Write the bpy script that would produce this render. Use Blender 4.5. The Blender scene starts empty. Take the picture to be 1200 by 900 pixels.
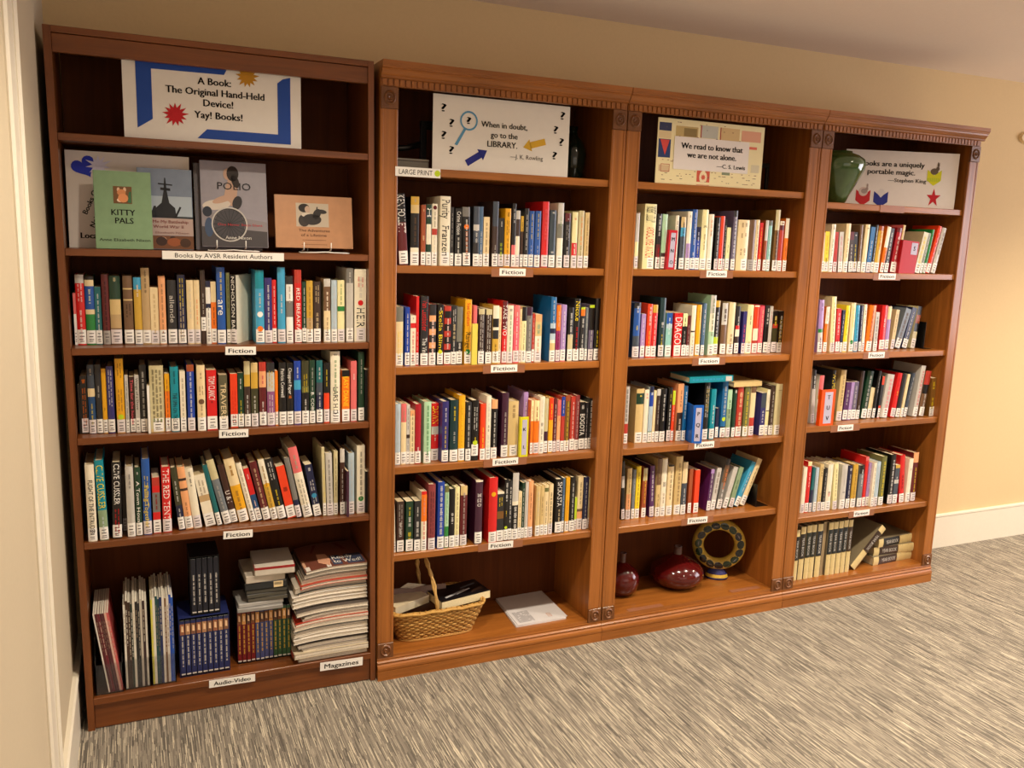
import bpy, math, random
from mathutils import Vector, Matrix

# ---------------------------------------------------------------- camera, world, lights, exposure
scene = bpy.context.scene
COL = scene.collection
cam_d = bpy.data.cameras.new('camera'); cam = bpy.data.objects.new('camera', cam_d); COL.objects.link(cam)
YAW, PITCH, ROLL = 0.4188, -0.1705, 0.0326
_f = Vector((math.sin(YAW)*math.cos(PITCH), math.cos(YAW)*math.cos(PITCH), math.sin(PITCH)))
_r = Vector((math.cos(YAW), -math.sin(YAW), 0)); _u = _r.cross(_f)
_R = math.cos(ROLL)*_r + math.sin(ROLL)*_u; _U = -math.sin(ROLL)*_r + math.cos(ROLL)*_u
cam.matrix_world = Matrix(((_R.x,_U.x,-_f.x,-.7515),(_R.y,_U.y,-_f.y,-2.7968),(_R.z,_U.z,-_f.z,1.585),(0,0,0,1)))
cam_d.sensor_width = 36; cam_d.lens = 1009.25/1200*36; cam_d.clip_start = .02
scene.camera = cam
w = bpy.data.worlds.new('world'); scene.world = w; w.use_nodes = True
w.node_tree.nodes['Background'].inputs[0].default_value = (.9,.92,1,1)
w.node_tree.nodes['Background'].inputs[1].default_value = .04
WARM = (1,.86,.66)
def spot(x, y, power, size=.045, z=2.41, ang=150, blend=.9, col=WARM):
    l = bpy.data.lights.new('downlight_or_fill','SPOT'); l.energy = power; l.color = col
    l.shadow_soft_size = size; l.spot_size = math.radians(ang); l.spot_blend = blend
    o = bpy.data.objects.new('downlight_or_fill', l); o.location = (x,y,z); COL.objects.link(o); return o
def area(loc, rot, sx, sy, power, col):
    l = bpy.data.lights.new('soft_light','AREA'); l.shape='RECTANGLE'; l.size=sx; l.size_y=sy; l.energy=power; l.color=col
    o = bpy.data.objects.new('soft_light', l); o.location=loc; o.rotation_euler=rot; COL.objects.link(o); return o
for x, p in ((-.2,62),(1.0,78),(2.2,84),(4.2,125)): spot(x,-.98,p,ang=140,blend=.8)
for x, p in ((-.1,14),(1.5,50),(3.6,120)): spot(x,-2.9,p,ang=130,blend=.7)  # added second row, unseen: fill for the floor and the back of the room
# daylight from windows far to the side
area((6.3,-2.2,1.5),(0,math.radians(90),0),1.6,2.6,60,(.95,.92,1))
area((.8,-5.6,1.6),(math.radians(90),0,0),3.2,1.5,8,(1,.9,.8))  # weak warm fill added behind the camera, stands for no fixture
vs = scene.view_settings
vs.view_transform='Standard'; vs.look='None'; vs.gamma=1; vs.use_curve_mapping=False; vs.exposure=0.70

# ---------------------------------------------------------------- colours and materials
def srgb(r,g,b): return tuple(((c/255)/12.92 if c/255<=.04045 else ((c/255+.055)/1.055)**2.4) for c in (r,g,b))
C = {k: srgb(*v) for k,v in dict(
 amber=(232,170,20),aqua=(140,195,190),ash=(120,120,110),black=(16,14,16),blue=(28,82,165),bluegrey=(52,66,78),bluesteel=(30,72,120),
 brick=(185,55,42),bronze=(120,82,35),brown=(112,82,58),charcoal=(38,38,42),cream=(236,214,168),crimson=(168,22,40),darkbrown=(62,32,24),
 darkgreen=(20,58,40),darkolive=(60,60,35),darkteal=(16,50,56),gold=(206,164,58),green=(40,130,60),grey=(120,118,115),indigo=(50,45,115),
 ivory=(238,230,208),khaki=(205,194,150),khakidark=(92,88,66),lavender=(172,140,200),lime=(190,215,40),magenta=(150,40,100),maroon=(96,22,28),
 mint=(176,215,178),navy=(22,28,66),olive=(108,110,62),orange=(240,120,20),orangered=(232,64,24),paleblue=(180,200,215),paleyellow=(240,232,176),
 peach=(238,170,118),pink=(232,90,110),plum=(62,24,50),purple=(82,35,95),red=(212,28,30),rose=(226,110,112),rosewood=(140,58,62),
 royal=(22,62,165),sage=(140,165,130),sand=(215,188,130),sienna=(158,76,40),silver=(200,196,190),skyblue=(62,160,205),slate=(62,72,86),
 slategrey=(112,120,128),steel=(72,104,138),steelblue=(20,100,160),tan=(190,160,115),teal=(14,100,105),turquoise=(0,140,160),umber=(60,42,36),
 violet=(140,80,130),violetgrey=(102,92,120),white=(242,240,236),yellow=(244,216,40),
 wood=(160,88,42),wood_dark=(104,48,26),page=(226,212,180),black2=(8,8,9),lilac=(185,180,205)).items()}
TCOL = dict(w='white',k='black',y='yellow',r='red',s='silver',g='green',c='cream',n='brown',o='orange',p='pink',t='tan',lime='lime',rose='rose')
def mat(name, rough=.5, spec=.5, coat=0.0, attr=True, col=None, noise=.06, nscale=40, bump=0, metal=0, trans=0):
    m = bpy.data.materials.new(name); m.use_nodes=True; nt=m.node_tree; b=nt.nodes['Principled BSDF']
    b.inputs['Roughness'].default_value=rough; b.inputs['Specular IOR Level'].default_value=spec
    b.inputs['Coat Weight'].default_value=coat; b.inputs['Coat Roughness'].default_value=.12
    b.inputs['Metallic'].default_value=metal
    if trans: b.inputs['Transmission Weight'].default_value=trans
    tc=nt.nodes.new('ShaderNodeTexCoord'); n=nt.nodes.new('ShaderNodeTexNoise'); n.inputs['Scale'].default_value=nscale; n.inputs['Detail'].default_value=4
    nt.links.new(tc.outputs['Object'],n.inputs['Vector'])
    mr=nt.nodes.new('ShaderNodeMapRange'); mr.inputs[3].default_value=1-noise*1.6; mr.inputs[4].default_value=1+noise*1.6
    nt.links.new(n.outputs[0],mr.inputs[0])
    mx=nt.nodes.new('ShaderNodeMix'); mx.data_type='RGBA'; mx.blend_type='MULTIPLY'; mx.inputs[0].default_value=1
    if attr:
        a=nt.nodes.new('ShaderNodeAttribute'); a.attribute_name='tint'; nt.links.new(a.outputs['Color'],mx.inputs[6])
    else: mx.inputs[6].default_value=(*col,1)
    nt.links.new(mr.outputs[0],mx.inputs[7]); nt.links.new(mx.outputs[2],b.inputs['Base Color'])
    if bump:
        bp=nt.nodes.new('ShaderNodeBump'); bp.inputs['Strength'].default_value=bump; bp.inputs['Distance'].default_value=.002
        nt.links.new(n.outputs[0],bp.inputs['Height']); nt.links.new(bp.outputs[0],b.inputs['Normal'])
    return m
JACKET=mat('book_jacket',.34,.5,.25,noise=.08)
PAPER=mat('page_edges',.85,.2,noise=.16,nscale=260)
PRINT=mat('print_ink',.5,.3,noise=.0)
LABEL=mat('label_paper',.55,.4,noise=.02)
PLASTIC=mat('plastic',.42,.35,.05,noise=.03)
METAL=mat('black_metal',.35,.5,noise=.03,nscale=80)
GLAZE=mat('ceramic_glaze',.12,.5,.35,noise=.14,nscale=120)
WICKER=mat('wicker',.6,.3,noise=.22,nscale=60)
CLEAR=mat('clear_acrylic',.02,.5,attr=False,col=(.95,.95,.95),trans=.98,noise=0); CLEAR.node_tree.nodes['Principled BSDF'].inputs['IOR'].default_value=1.15
TAPE=mat('matte_tape',.35,.4,attr=False,col=srgb(150,98,70),noise=.05)
def wood(name, c1, c2, axis, dull=False):
    m=bpy.data.materials.new(name); m.use_nodes=True; nt=m.node_tree; b=nt.nodes['Principled BSDF']
    tc=nt.nodes.new('ShaderNodeTexCoord'); mp=nt.nodes.new('ShaderNodeMapping')
    s=[26,26,26]; s[axis]=1.3; mp.inputs['Scale'].default_value=s
    nt.links.new(tc.outputs['Object'],mp.inputs[0])
    n=nt.nodes.new('ShaderNodeTexNoise'); n.inputs['Scale'].default_value=1.6; n.inputs['Detail'].default_value=8; n.inputs['Roughness'].default_value=.62; n.inputs['Distortion'].default_value=.6
    nt.links.new(mp.outputs[0],n.inputs['Vector'])
    n2=nt.nodes.new('ShaderNodeTexNoise'); n2.inputs['Scale'].default_value=2.2; nt.links.new(tc.outputs['Object'],n2.inputs['Vector'])
    r=nt.nodes.new('ShaderNodeValToRGB'); r.color_ramp.elements[0].position=.3; r.color_ramp.elements[0].color=(*c1,1)
    r.color_ramp.elements[1].position=.72; r.color_ramp.elements[1].color=(*c2,1)
    mm=nt.nodes.new('ShaderNodeMath'); mm.operation='MULTIPLY_ADD'; mm.inputs[1].default_value=.35; nt.links.new(n2.outputs[0],mm.inputs[0])
    ms=nt.nodes.new('ShaderNodeMath'); ms.operation='MULTIPLY'; ms.inputs[1].default_value=.7; nt.links.new(n.outputs[0],ms.inputs[0]); nt.links.new(ms.outputs[0],mm.inputs[2])
    nt.links.new(mm.outputs[0],r.inputs[0]); nt.links.new(r.outputs[0],b.inputs['Base Color'])
    b.inputs['Roughness'].default_value=.3; b.inputs['Specular IOR Level'].default_value=.45
    b.inputs['Coat Weight'].default_value=.15; b.inputs['Coat Roughness'].default_value=.2
    if dull: b.inputs['Coat Weight'].default_value=0; b.inputs['Roughness'].default_value=.6; b.inputs['Specular IOR Level'].default_value=.15
    return m
W1,W2=srgb(116,66,22),srgb(176,108,46)
D1,D2=srgb(86,44,18),srgb(134,76,34)
WOOD=[wood('cherry_wood_%s'%a,W1,W2,i) for i,a in enumerate('xyz')]
DARK=[wood('dark_wood_%s'%a,D1,D2,i) for i,a in enumerate('xyz')]
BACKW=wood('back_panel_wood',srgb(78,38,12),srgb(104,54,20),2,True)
ROSE_W=wood('carved_wood',srgb(92,54,24),srgb(128,78,40),2)

# ---------------------------------------------------------------- mesh collector
STUFF={'spine_print','pages','woven_wall','stakes','rim','lettering','spine_lettering','vintage_cards','cover_print','print','bars','dentil_strip','crew_picture','title_print'}
class G:
    def __init__(s): s.v=[]; s.f=[]; s.m=[]; s.c=[]; s.mats=[]; s.sm=[]
    def mi(s, m):
        if m not in s.mats: s.mats.append(m)
        return s.mats.index(m)
    def face(s, vs, m, c=(1,1,1), smooth=False):
        b=len(s.v); s.v+=[tuple(p) for p in vs]; s.f.append(tuple(range(b,b+len(vs)))); s.m.append(s.mi(m)); s.c.append(c); s.sm.append(smooth)
    def add(s, vs, fs, m, c=(1,1,1), smooth=False):
        b=len(s.v); s.v+=[tuple(p) for p in vs]; i=s.mi(m)
        for k,f in enumerate(fs):
            s.f.append(tuple(b+x for x in f)); s.m.append(i); s.c.append(c[k] if isinstance(c,list) else c); s.sm.append(smooth)
    def box(s, x0,x1,y0,y1,z0,z1, m, c=(1,1,1), bev=0):
        if bev:
            b=min(bev,abs(x1-x0)*.45,abs(y1-y0)*.45,abs(z1-z0)*.45)
            P=[]; F=[]
            idx={}
            for ix,(x,sx) in enumerate(((x0,1),(x1,-1))):
                for iy,(y,sy) in enumerate(((y0,1),(y1,-1))):
                    for iz,(z,sz) in enumerate(((z0,1),(z1,-1))):
                        for a in range(3):
                            d=[sx*b,sy*b,sz*b]; d[a]=0
                            idx[(ix,iy,iz,a)]=len(P); P.append((x+d[0],y+d[1],z+d[2]))
            def fl(f,flip): return tuple(reversed(f)) if flip else tuple(f)
            F.append(fl([idx[0,0,0,0],idx[0,0,1,0],idx[0,1,1,0],idx[0,1,0,0]],False)); F.append(fl([idx[1,0,0,0],idx[1,0,1,0],idx[1,1,1,0],idx[1,1,0,0]],True))
            F.append(fl([idx[0,0,0,1],idx[1,0,0,1],idx[1,0,1,1],idx[0,0,1,1]],False)); F.append(fl([idx[0,1,0,1],idx[1,1,0,1],idx[1,1,1,1],idx[0,1,1,1]],True))
            F.append(fl([idx[0,0,0,2],idx[0,1,0,2],idx[1,1,0,2],idx[1,0,0,2]],False)); F.append(fl([idx[0,0,1,2],idx[0,1,1,2],idx[1,1,1,2],idx[1,0,1,2]],True))
            for i in (0,1):
                for j in (0,1):
                    F.append((idx[i,j,0,0],idx[i,j,1,0],idx[i,j,1,1],idx[i,j,0,1]))
                    F.append((idx[i,0,j,0],idx[i,1,j,0],idx[i,1,j,2],idx[i,0,j,2]))
                    F.append((idx[0,i,j,1],idx[1,i,j,1],idx[1,i,j,2],idx[0,i,j,2]))
                    for k in (0,1): F.append((idx[i,j,k,0],idx[i,j,k,1],idx[i,j,k,2]))
            s.add(P,F,m,c); return
        P=[(x0,y0,z0),(x1,y0,z0),(x1,y1,z0),(x0,y1,z0),(x0,y0,z1),(x1,y0,z1),(x1,y1,z1),(x0,y1,z1)]
        s.add(P,[(0,3,2,1),(4,5,6,7),(0,1,5,4),(1,2,6,5),(2,3,7,6),(3,0,4,7)],m,c)
    def prism(s, prof, x0, x1, m, c=(1,1,1), axis='x'):
        # prof: list of (y,z) [axis x], or (x,y) [axis z]
        n=len(prof)
        if axis=='x': P=[(x0,a,b) for a,b in prof]+[(x1,a,b) for a,b in prof]
        else: P=[(a,b,x0) for a,b in prof]+[(a,b,x1) for a,b in prof]
        F=[(i,(i+1)%n,n+(i+1)%n,n+i) for i in range(n)]+[tuple(range(n))[::-1],tuple(range(n,2*n))]
        s.add(P,F,m,c)
    def lathe(s, prof, m, c=(1,1,1), n=32, smooth=True, cx=0, cy=0, squash=1):
        P=[];F=[];cs=[]
        for r,z in prof:
            for k in range(n):
                a=2*math.pi*k/n; P.append((cx+r*math.cos(a),cy+r*math.sin(a)*squash,z))
        for i in range(len(prof)-1):
            for k in range(n):
                F.append((i*n+k,i*n+(k+1)%n,(i+1)*n+(k+1)%n,(i+1)*n+k)); cs.append(c[i] if isinstance(c,list) else c)
        s.add(P,F,m,cs,smooth)
    def tube(s, pts, r, m, c=(1,1,1), n=6, smooth=True, caps=True):
        pts=[Vector(p) for p in pts]; P=[];F=[]; up=Vector((0,0,1))
        for i,p in enumerate(pts):
            t=(pts[min(i+1,len(pts)-1)]-pts[max(i-1,0)]).normalized()
            a=t.cross(up)
            if a.length<1e-3: a=t.cross(Vector((0,1,0)))
            a.normalize(); b=a.cross(t)
            rr=r[i] if isinstance(r,list) else r
            for k in range(n):
                th=2*math.pi*k/n; P.append(p+a*rr*math.cos(th)+b*rr*math.sin(th))
        for i in range(len(pts)-1):
            for k in range(n): F.append((i*n+k,i*n+(k+1)%n,(i+1)*n+(k+1)%n,(i+1)*n+k))
        if caps: F.append(tuple(range(n))[::-1]); F.append(tuple(range((len(pts)-1)*n,len(pts)*n)))
        s.add(P,F,m,c,smooth)
    def build(s, name, parent=None, loc=None, mtx=None):
        me=bpy.data.meshes.new(name); me.from_pydata(s.v,[],s.f)
        for m in s.mats: me.materials.append(m)
        me.polygons.foreach_set('material_index',s.m); me.polygons.foreach_set('use_smooth',s.sm)
        a=me.attributes.new('tint','FLOAT_COLOR','FACE')
        fl=[]
        for c in s.c: fl+=[c[0],c[1],c[2],1]
        a.data.foreach_set('color',fl)
        me.update()
        o=bpy.data.objects.new(name,me); COL.objects.link(o)
        if name in STUFF: o['kind']='stuff'
        if parent: o.parent=parent
        if loc: o.location=loc
        if mtx: o.matrix_local=mtx
        return o
def thing(name, label, cat, loc=(0,0,0), rot=(0,0,0), group=None):
    o=bpy.data.objects.new(name,None); COL.objects.link(o); o.location=loc; o.rotation_euler=rot; o.empty_display_size=.02
    o['label']=label; o['category']=cat
    if group: o['group']=group
    return o
def tag(o,label,cat,group=None):
    o['label']=label; o['category']=cat
    if group: o['group']=group
    return o
def struct(o): o['kind']='structure'; return o

# lettering: strings turned into flat meshes, cached.  Returns (points, faces, width) for cap height 1
_T={}
def glyphs(txt, bold=0.0):
    k=(txt,bold)
    if k in _T: return _T[k]
    cu=bpy.data.curves.new('t','FONT'); cu.body=txt; cu.size=1; cu.resolution_u=2; cu.offset=bold; cu.fill_mode='FRONT'
    o=bpy.data.objects.new('t',cu); COL.objects.link(o)
    dg=bpy.context.evaluated_depsgraph_get(); me=o.evaluated_get(dg).to_mesh()
    P=[(v.co.x,v.co.y) for v in me.vertices]; F=[tuple(p.vertices) for p in me.polygons]
    o.evaluated_get(dg).to_mesh_clear(); bpy.data.objects.remove(o); bpy.data.curves.remove(cu)
    if P:
        x0=min(p[0] for p in P); P=[((x-x0)/.66,y/.66) for x,y in P]; wd=max(p[0] for p in P)
    else: wd=0
    _T[k]=(P,F,wd); return _T[k]
def write(g, txt, fn, x, y, h, c, align='c', width=None, bold=.012, ang=0, m=None):
    """text on a surface: fn(u,v) -> 3-D point, (x,y) its anchor, h the cap height"""
    P,F,wd=glyphs(txt,0)
    if not P: return
    sx=h if width is None else width/wd
    off={'c':-wd*sx/2,'l':0,'r':-wd*sx}[align]; ca,sa=math.cos(ang),math.sin(ang)
    for k in ((0,) if bold<.01 else (-1,0,1)):       # heavier strokes: the same letters struck again a hair to each side
        Q=[]; dx=k*bold*h*1.5
        for a,b in P:
            u=a*sx+off+dx; v=b*h; Q.append(fn(x+u*ca-v*sa, y+u*sa+v*ca))
        g.add(Q,F,m or PRINT,c)

# ---------------------------------------------------------------- room shell
def wallmat(name, c, rough=.75, bump=.15):
    return mat(name,rough,.25,attr=False,col=c,noise=.02,nscale=90,bump=bump)
WALLP=wallmat('wall_paint',srgb(222,196,150)); CEILP=wallmat('ceiling_paint',srgb(242,230,220)); TRIMP=wallmat('trim_paint',srgb(232,224,206),.35,0)
SIDEP=wallmat('side_wall_paint',srgb(204,190,164)); 
D=.3304
def carpet():
    m=bpy.data.materials.new('striped_carpet'); m.use_nodes=True; nt=m.node_tree; b=nt.nodes['Principled BSDF']; N=nt.nodes.new; L=nt.links.new
    b.inputs['Roughness'].default_value=.9; b.inputs['Specular IOR Level'].default_value=.15
    tc=N('ShaderNodeTexCoord')
    def noise(sx,sy,det,off=0):
        mp=N('ShaderNodeMapping'); mp.inputs['Scale'].default_value=(sx,sy,1); mp.inputs['Location'].default_value=(off,off,off)
        L(tc.outputs['Object'],mp.inputs[0]); n=N('ShaderNodeTexNoise'); n.inputs['Scale'].default_value=1; n.inputs['Detail'].default_value=det; n.inputs['Roughness'].default_value=.6
        L(mp.outputs[0],n.inputs['Vector']); return n.outputs[0]
    def ramp(v,pts):
        r=N('ShaderNodeValToRGB'); e=r.color_ramp.elements
        while len(e)<len(pts): e.new(.5)
        for q,(p,c) in zip(e,pts): q.position=p; q.color=(*c,1)
        L(v,r.inputs[0]); return r.outputs[0]
    # bands of yarn: each is ~4 mm wide and runs for a hand's length before its shade changes
    def yarn(wd,ln,seed):
        sx=N('ShaderNodeSeparateXYZ'); L(tc.outputs['Object'],sx.inputs[0])
        def m(op,*v):
            q=N('ShaderNodeMath'); q.operation=op
            for i,x in enumerate(v):
                if isinstance(x,(int,float)): q.inputs[i].default_value=x
                else: L(x,q.inputs[i])
            return q.outputs[0]
        col=m('FLOOR',m('DIVIDE',m('ADD',sx.outputs[0],seed),wd))
        wn=N('ShaderNodeTexWhiteNoise'); wn.noise_dimensions='1D'; L(col,wn.inputs['W'])
        row=m('FLOOR',m('ADD',m('DIVIDE',sx.outputs[1],ln),m('MULTIPLY',wn.outputs[0],9.0)))
        cb=N('ShaderNodeCombineXYZ'); L(col,cb.inputs[0]); L(row,cb.inputs[1]); cb.inputs[2].default_value=seed
        w3=N('ShaderNodeTexWhiteNoise'); w3.noise_dimensions='3D'; L(cb.outputs[0],w3.inputs['Vector']); return w3.outputs[0]
    y1=yarn(.0030,.11,0); y2=yarn(.0019,.07,31.3)
    c1=ramp(y1,[(.0,srgb(98,92,86)),(.2,srgb(132,125,115)),(.5,srgb(148,140,128)),(.8,srgb(161,152,139)),(1,srgb(182,172,156))])
    k1=ramp(y2,[(.84,(0,0,0)),(.88,(.85,.85,.85))])
    mx=N('ShaderNodeMix'); mx.data_type='RGBA'; L(k1,mx.inputs[0]); L(c1,mx.inputs[6]); mx.inputs[7].default_value=(*srgb(226,215,192),1)
    y3=yarn(.0019,.06,77.7); k2=ramp(y3,[(.87,(0,0,0)),(.90,(.8,.8,.8))])
    my=N('ShaderNodeMix'); my.data_type='RGBA'; L(k2,my.inputs[0]); L(mx.outputs[2],my.inputs[6]); my.inputs[7].default_value=(*srgb(98,92,86),1)
    fz=noise(420,260,3,3); fr=ramp(fz,[(.3,(.76,.76,.76)),(.7,(1.04,1.04,1.04))])
    mz=N('ShaderNodeMix'); mz.data_type='RGBA'; mz.blend_type='MULTIPLY'; mz.inputs[0].default_value=1; L(my.outputs[2],mz.inputs[6]); L(fr,mz.inputs[7])
    L(mz.outputs[2],b.inputs['Base Color']); a=y1
    ad=N('ShaderNodeMath'); ad.operation='ADD'; L(a,ad.inputs[0]); L(fz,ad.inputs[1])
    bp=N('ShaderNodeBump'); bp.inputs['Strength'].default_value=.6; bp.inputs['Distance'].default_value=.004; L(ad.outputs[0],bp.inputs['Height']); L(bp.outputs[0],b.inputs['Normal'])
    return m
XL=-.965; XR=7; YB=-6; CE=2.4266
g=G(); g.box(XL-.1,XR+.1,YB-.1,D+.1,-.1,0,carpet()); struct(g.build('floor'))
g=G(); g.box(XL-.1,XR+.1,YB-.1,D+.1,CE,CE+.1,CEILP); struct(g.build('ceiling'))
g=G(); g.box(XL-.1,XR+.1,D,D+.1,0,CE,WALLP); struct(g.build('wall_back'))
g=G(); g.box(XL-.1,XL,YB,D,0,CE,SIDEP); struct(g.build('wall_left'))
g=G(); g.box(XR,XR+.1,YB,D,0,CE,WALLP); struct(g.build('wall_right'))
g=G(); g.box(XL-.1,XR+.1,YB-.1,YB,0,CE,WALLP); struct(g.build('wall_rear'))
BP=[(0,0),(-.014,0),(-.014,.172),(-.017,.176),(-.017,.184),(-.011,.1876),(0,.1876)]
g=G(); g.prism([(D+a,b) for a,b in BP],2.76,XR,TRIMP); struct(g.build('baseboard_back'))
g=G(); P=[(XL-a,b) for a,b in BP]; n=len(P)
g.add([(a,-.612,b) for a,b in P]+[(a,D,b) for a,b in P],[(i,n+i,n+(i+1)%n,(i+1)%n) for i in range(n)]+[tuple(range(n)),tuple(range(2*n-1,n-1,-1))],TRIMP)
struct(g.build('baseboard_left'))
# door casing on the side wall: flat board with a rounded bead on each edge, and the door face beyond it
g=G(); g.box(XL,XL+.010,-.80,-.618,0,2.2,TRIMP,bev=.002)
g.box(XL,XL+.018,-.628,-.612,0,2.2,TRIMP,bev=.006); g.box(XL,XL+.018,-.812,-.796,0,2.2,TRIMP,bev=.006)
struct(g.build('trim_1'))
g=G(); g.box(XL,XL+.008,-1.72,-.812,0.01,2.05,SIDEP); struct(g.build('door_1'))

# ---------------------------------------------------------------- bookcases
def lettered_tag(parent, x0,x1,zc,h, txt, y=-.0015, tilt=0, name='shelf_label', label=None, tape=None, dot=False, bold=.02, tpad=.014):
    xc=(x0+x1)/2; wdt=x1-x0
    g=G(); g.box(-wdt/2,wdt/2,-.0008,0,-h/2,h/2,LABEL,C['white'])
    o=g.build(name,parent,loc=(xc,y,zc)); o.rotation_euler=(0,tilt,0)
    if label: o['label']=label
    t=G(); write(t,txt,lambda u,v:(u,-.0014,v),0 if not dot else -wdt*.05,-h*.26,h*.50,C['black'],width=wdt*(.8 if not dot else .74),bold=bold)
    t.build('lettering',o)
    if dot:
        d=G(); d.lathe([(0,0),(h*.34,0)],PRINT,C['lime'],n=16); q=d.build('green_dot',o); q.rotation_euler=(math.pi/2,0,0); q.location=(wdt*.43,-.0012,0)
    if tape:
        g=G(); g.box(x0-tape-.0,x1+tape,-.0004,0.0,-h/2-.004,h/2-.001,TAPE); g.build('tape',parent,loc=(0,y+.0006,zc))
    return o
def rosette_mesh(g, cx, cz, w, h, y):
    g.box(cx-w/2,cx+w/2,y-.006,y+.004,cz-h/2,cz+h/2,ROSE_W,bev=.0015)
    n=20
    for (ra,ya),(rb,yb_) in zip([(.0,-.007),(.005,-.010),(.008,-.006),(.0125,-.006),(.016,-.0105),(.0185,-.0085)],[(.005,-.010),(.008,-.006),(.0125,-.006),(.016,-.0105),(.0185,-.0085),(.0205,-.006)]):
        P=[];F=[]
        for r,yy in ((ra,ya),(rb,yb_)):
            for k in range(n):
                a=2*math.pi*k/n; P.append((cx+r*math.cos(a),y+yy-.001,cz+r*math.sin(a)*1.12))
        for k in range(n): F.append((k,(k+1)%n,n+(k+1)%n,n+k))
        g.add(P,F,ROSE_W,smooth=False)
def fancy_case(x0, zs, deck, label, end):
    W=.914
    t=thing('bookcase',label,'bookcase',(x0,0,0))
    for a in (0,W-.056):
        g=G(); g.box(a+(.001 if a==0 else 0),a+(.056 if a==0 else .055),.004,.318,0,2.10,WOOD[2]); g.build('side_panel',t)
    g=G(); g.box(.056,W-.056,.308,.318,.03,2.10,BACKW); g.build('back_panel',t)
    g=G(); g.box(.056,W-.056,.006,.308,2.085,2.10,WOOD[0]); g.build('top_panel',t)
    for z in zs:
        g=G(); g.box(.0565,W-.0565,.008,.306,z-.026,z,WOOD[0],bev=.002); g.build('shelf',t)
    g=G(); g.box(.0565,W-.0565,.0,.306,deck-.02,deck,WOOD[0]); g.build('bottom_shelf',t)
    # pilasters: fluted strips between a rosette block at top and bottom
    for s,a in ((1,.002),(-1,W-.002)):
        prof=[(0,.006),(0,-.001),(.003,-.0028),(.0085,-.0028),(.0105,-.0008),(.0475,-.0008),(.0495,-.0028),(.055,-.0028),(.058,-.001),(.058,.006)]
        g=G(); g.prism([(a+s*u,v) for u,v in prof],.139,1.973,WOOD[2],axis='z'); p=g.build('pilaster',t)
        for cz,h in ((.1105,.055),(2.008,.068)):
            g=G(); rosette_mesh(g,a+s*.029,cz,.058,h,0); g.build('rosette',p)
    # header: backing, dentils, stepped crown
    g=G(); g.box(.0022,W-.0022,-.002,.010,2.043,2.085,WOOD[0])
    pr=[(.01,2.066),(-.006,2.066),(-.010,2.069),(-.010,2.074),(-.016,2.079),(-.022,2.088),(-.024,2.094),(-.028,2.096),(-.028,2.100),(-.032,2.104),(-.032,2.119),(.318,2.119),(.318,2.10),(.01,2.10)]
    e=.013 if end else 0
    g.prism(pr,.0012,W-.0016+e,WOOD[0]); cr=g.build('crown',t)
    d=G(); x=.006
    while x<W-.016:
        d.box(x,x+.0145,-.0065,-.002,2.045,2.0655,WOOD[2],bev=.0008); x+=.0195
    dd=d.build('dentil_strip',cr)
    pb=[(.02,0),(-.014,0),(-.014,.034),(-.010,.036),(-.014,.038),(-.0145,.046),(-.012,.054),(-.007,.060),(-.009,.062),(-.010,.067),(-.006,.071),(-.003,.073),(-.005,.077),(-.003,.083),(.02,deck-.021),(.02,.0)]
    g=G(); g.prism(pb,.0008,W-.0008,WOOD[0]); g.build('base_molding',t)
    return t
PZ={2:[1.796,1.475,1.130,.779,.460],3:[1.797,1.476,1.131,.779,.460],4:[1.764,1.476,1.128,.811,.402]}
case2=fancy_case(0,PZ[2],.090,'second bookcase from the side wall, carved trim, holding the wicker basket','0'*0)
case3=fancy_case(.914,PZ[3],.096,'cherry bookcase with red vases and a ring vase on its bottom shelf','')
case4=fancy_case(1.828,PZ[4],.094,'cherry bookcase at the far end, year books on its bottom shelf',True)
# plain bookcase in the corner; its sides lean a touch towards the side wall
def plain_case():
    t=thing('bookcase','plain dark bookcase without carving, in the corner beside the side wall','bookcase',(0,0,0))
    sh=lambda z:-.008*z
    def side(xa,xb,name):
        g=G(); P=[(x+sh(z),y,z) for z in (0,2.114) for x,y in ((xa,.002),(xb,.002),(xb,.31),(xa,.31))]
        g.add(P,[(0,3,2,1),(4,5,6,7),(0,1,5,4),(1,2,6,5),(2,3,7,6),(3,0,4,7)],DARK[2]); g.build(name,t)
    side(-.929,-.909,'side_panel'); side(-.0215,-.003,'side_panel')
    def bar(name,z0,z1,y0,y1,m=DARK[0],bev=.0015,xa=-.909,xb=-.0215):
        g=G(); s=sh((z0+z1)/2); g.box(xa+s,xb+s,y0,y1,z0,z1,m,bev=bev); return g.build(name,t)
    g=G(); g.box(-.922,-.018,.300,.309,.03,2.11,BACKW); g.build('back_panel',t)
    bar('top_panel',2.096,2.114,.0,.31); bar('top_rail',2.045,2.095,.006,.024)
    for z in (1.830,1.508,1.218,.947,.619): bar('shelf',z-.021,z,.006,.299)
    bar('bottom_shelf',.085,.108,.001,.299); bar('kick_board',0.002,.084,.010,.028)
    return t
case1=plain_case()
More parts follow.
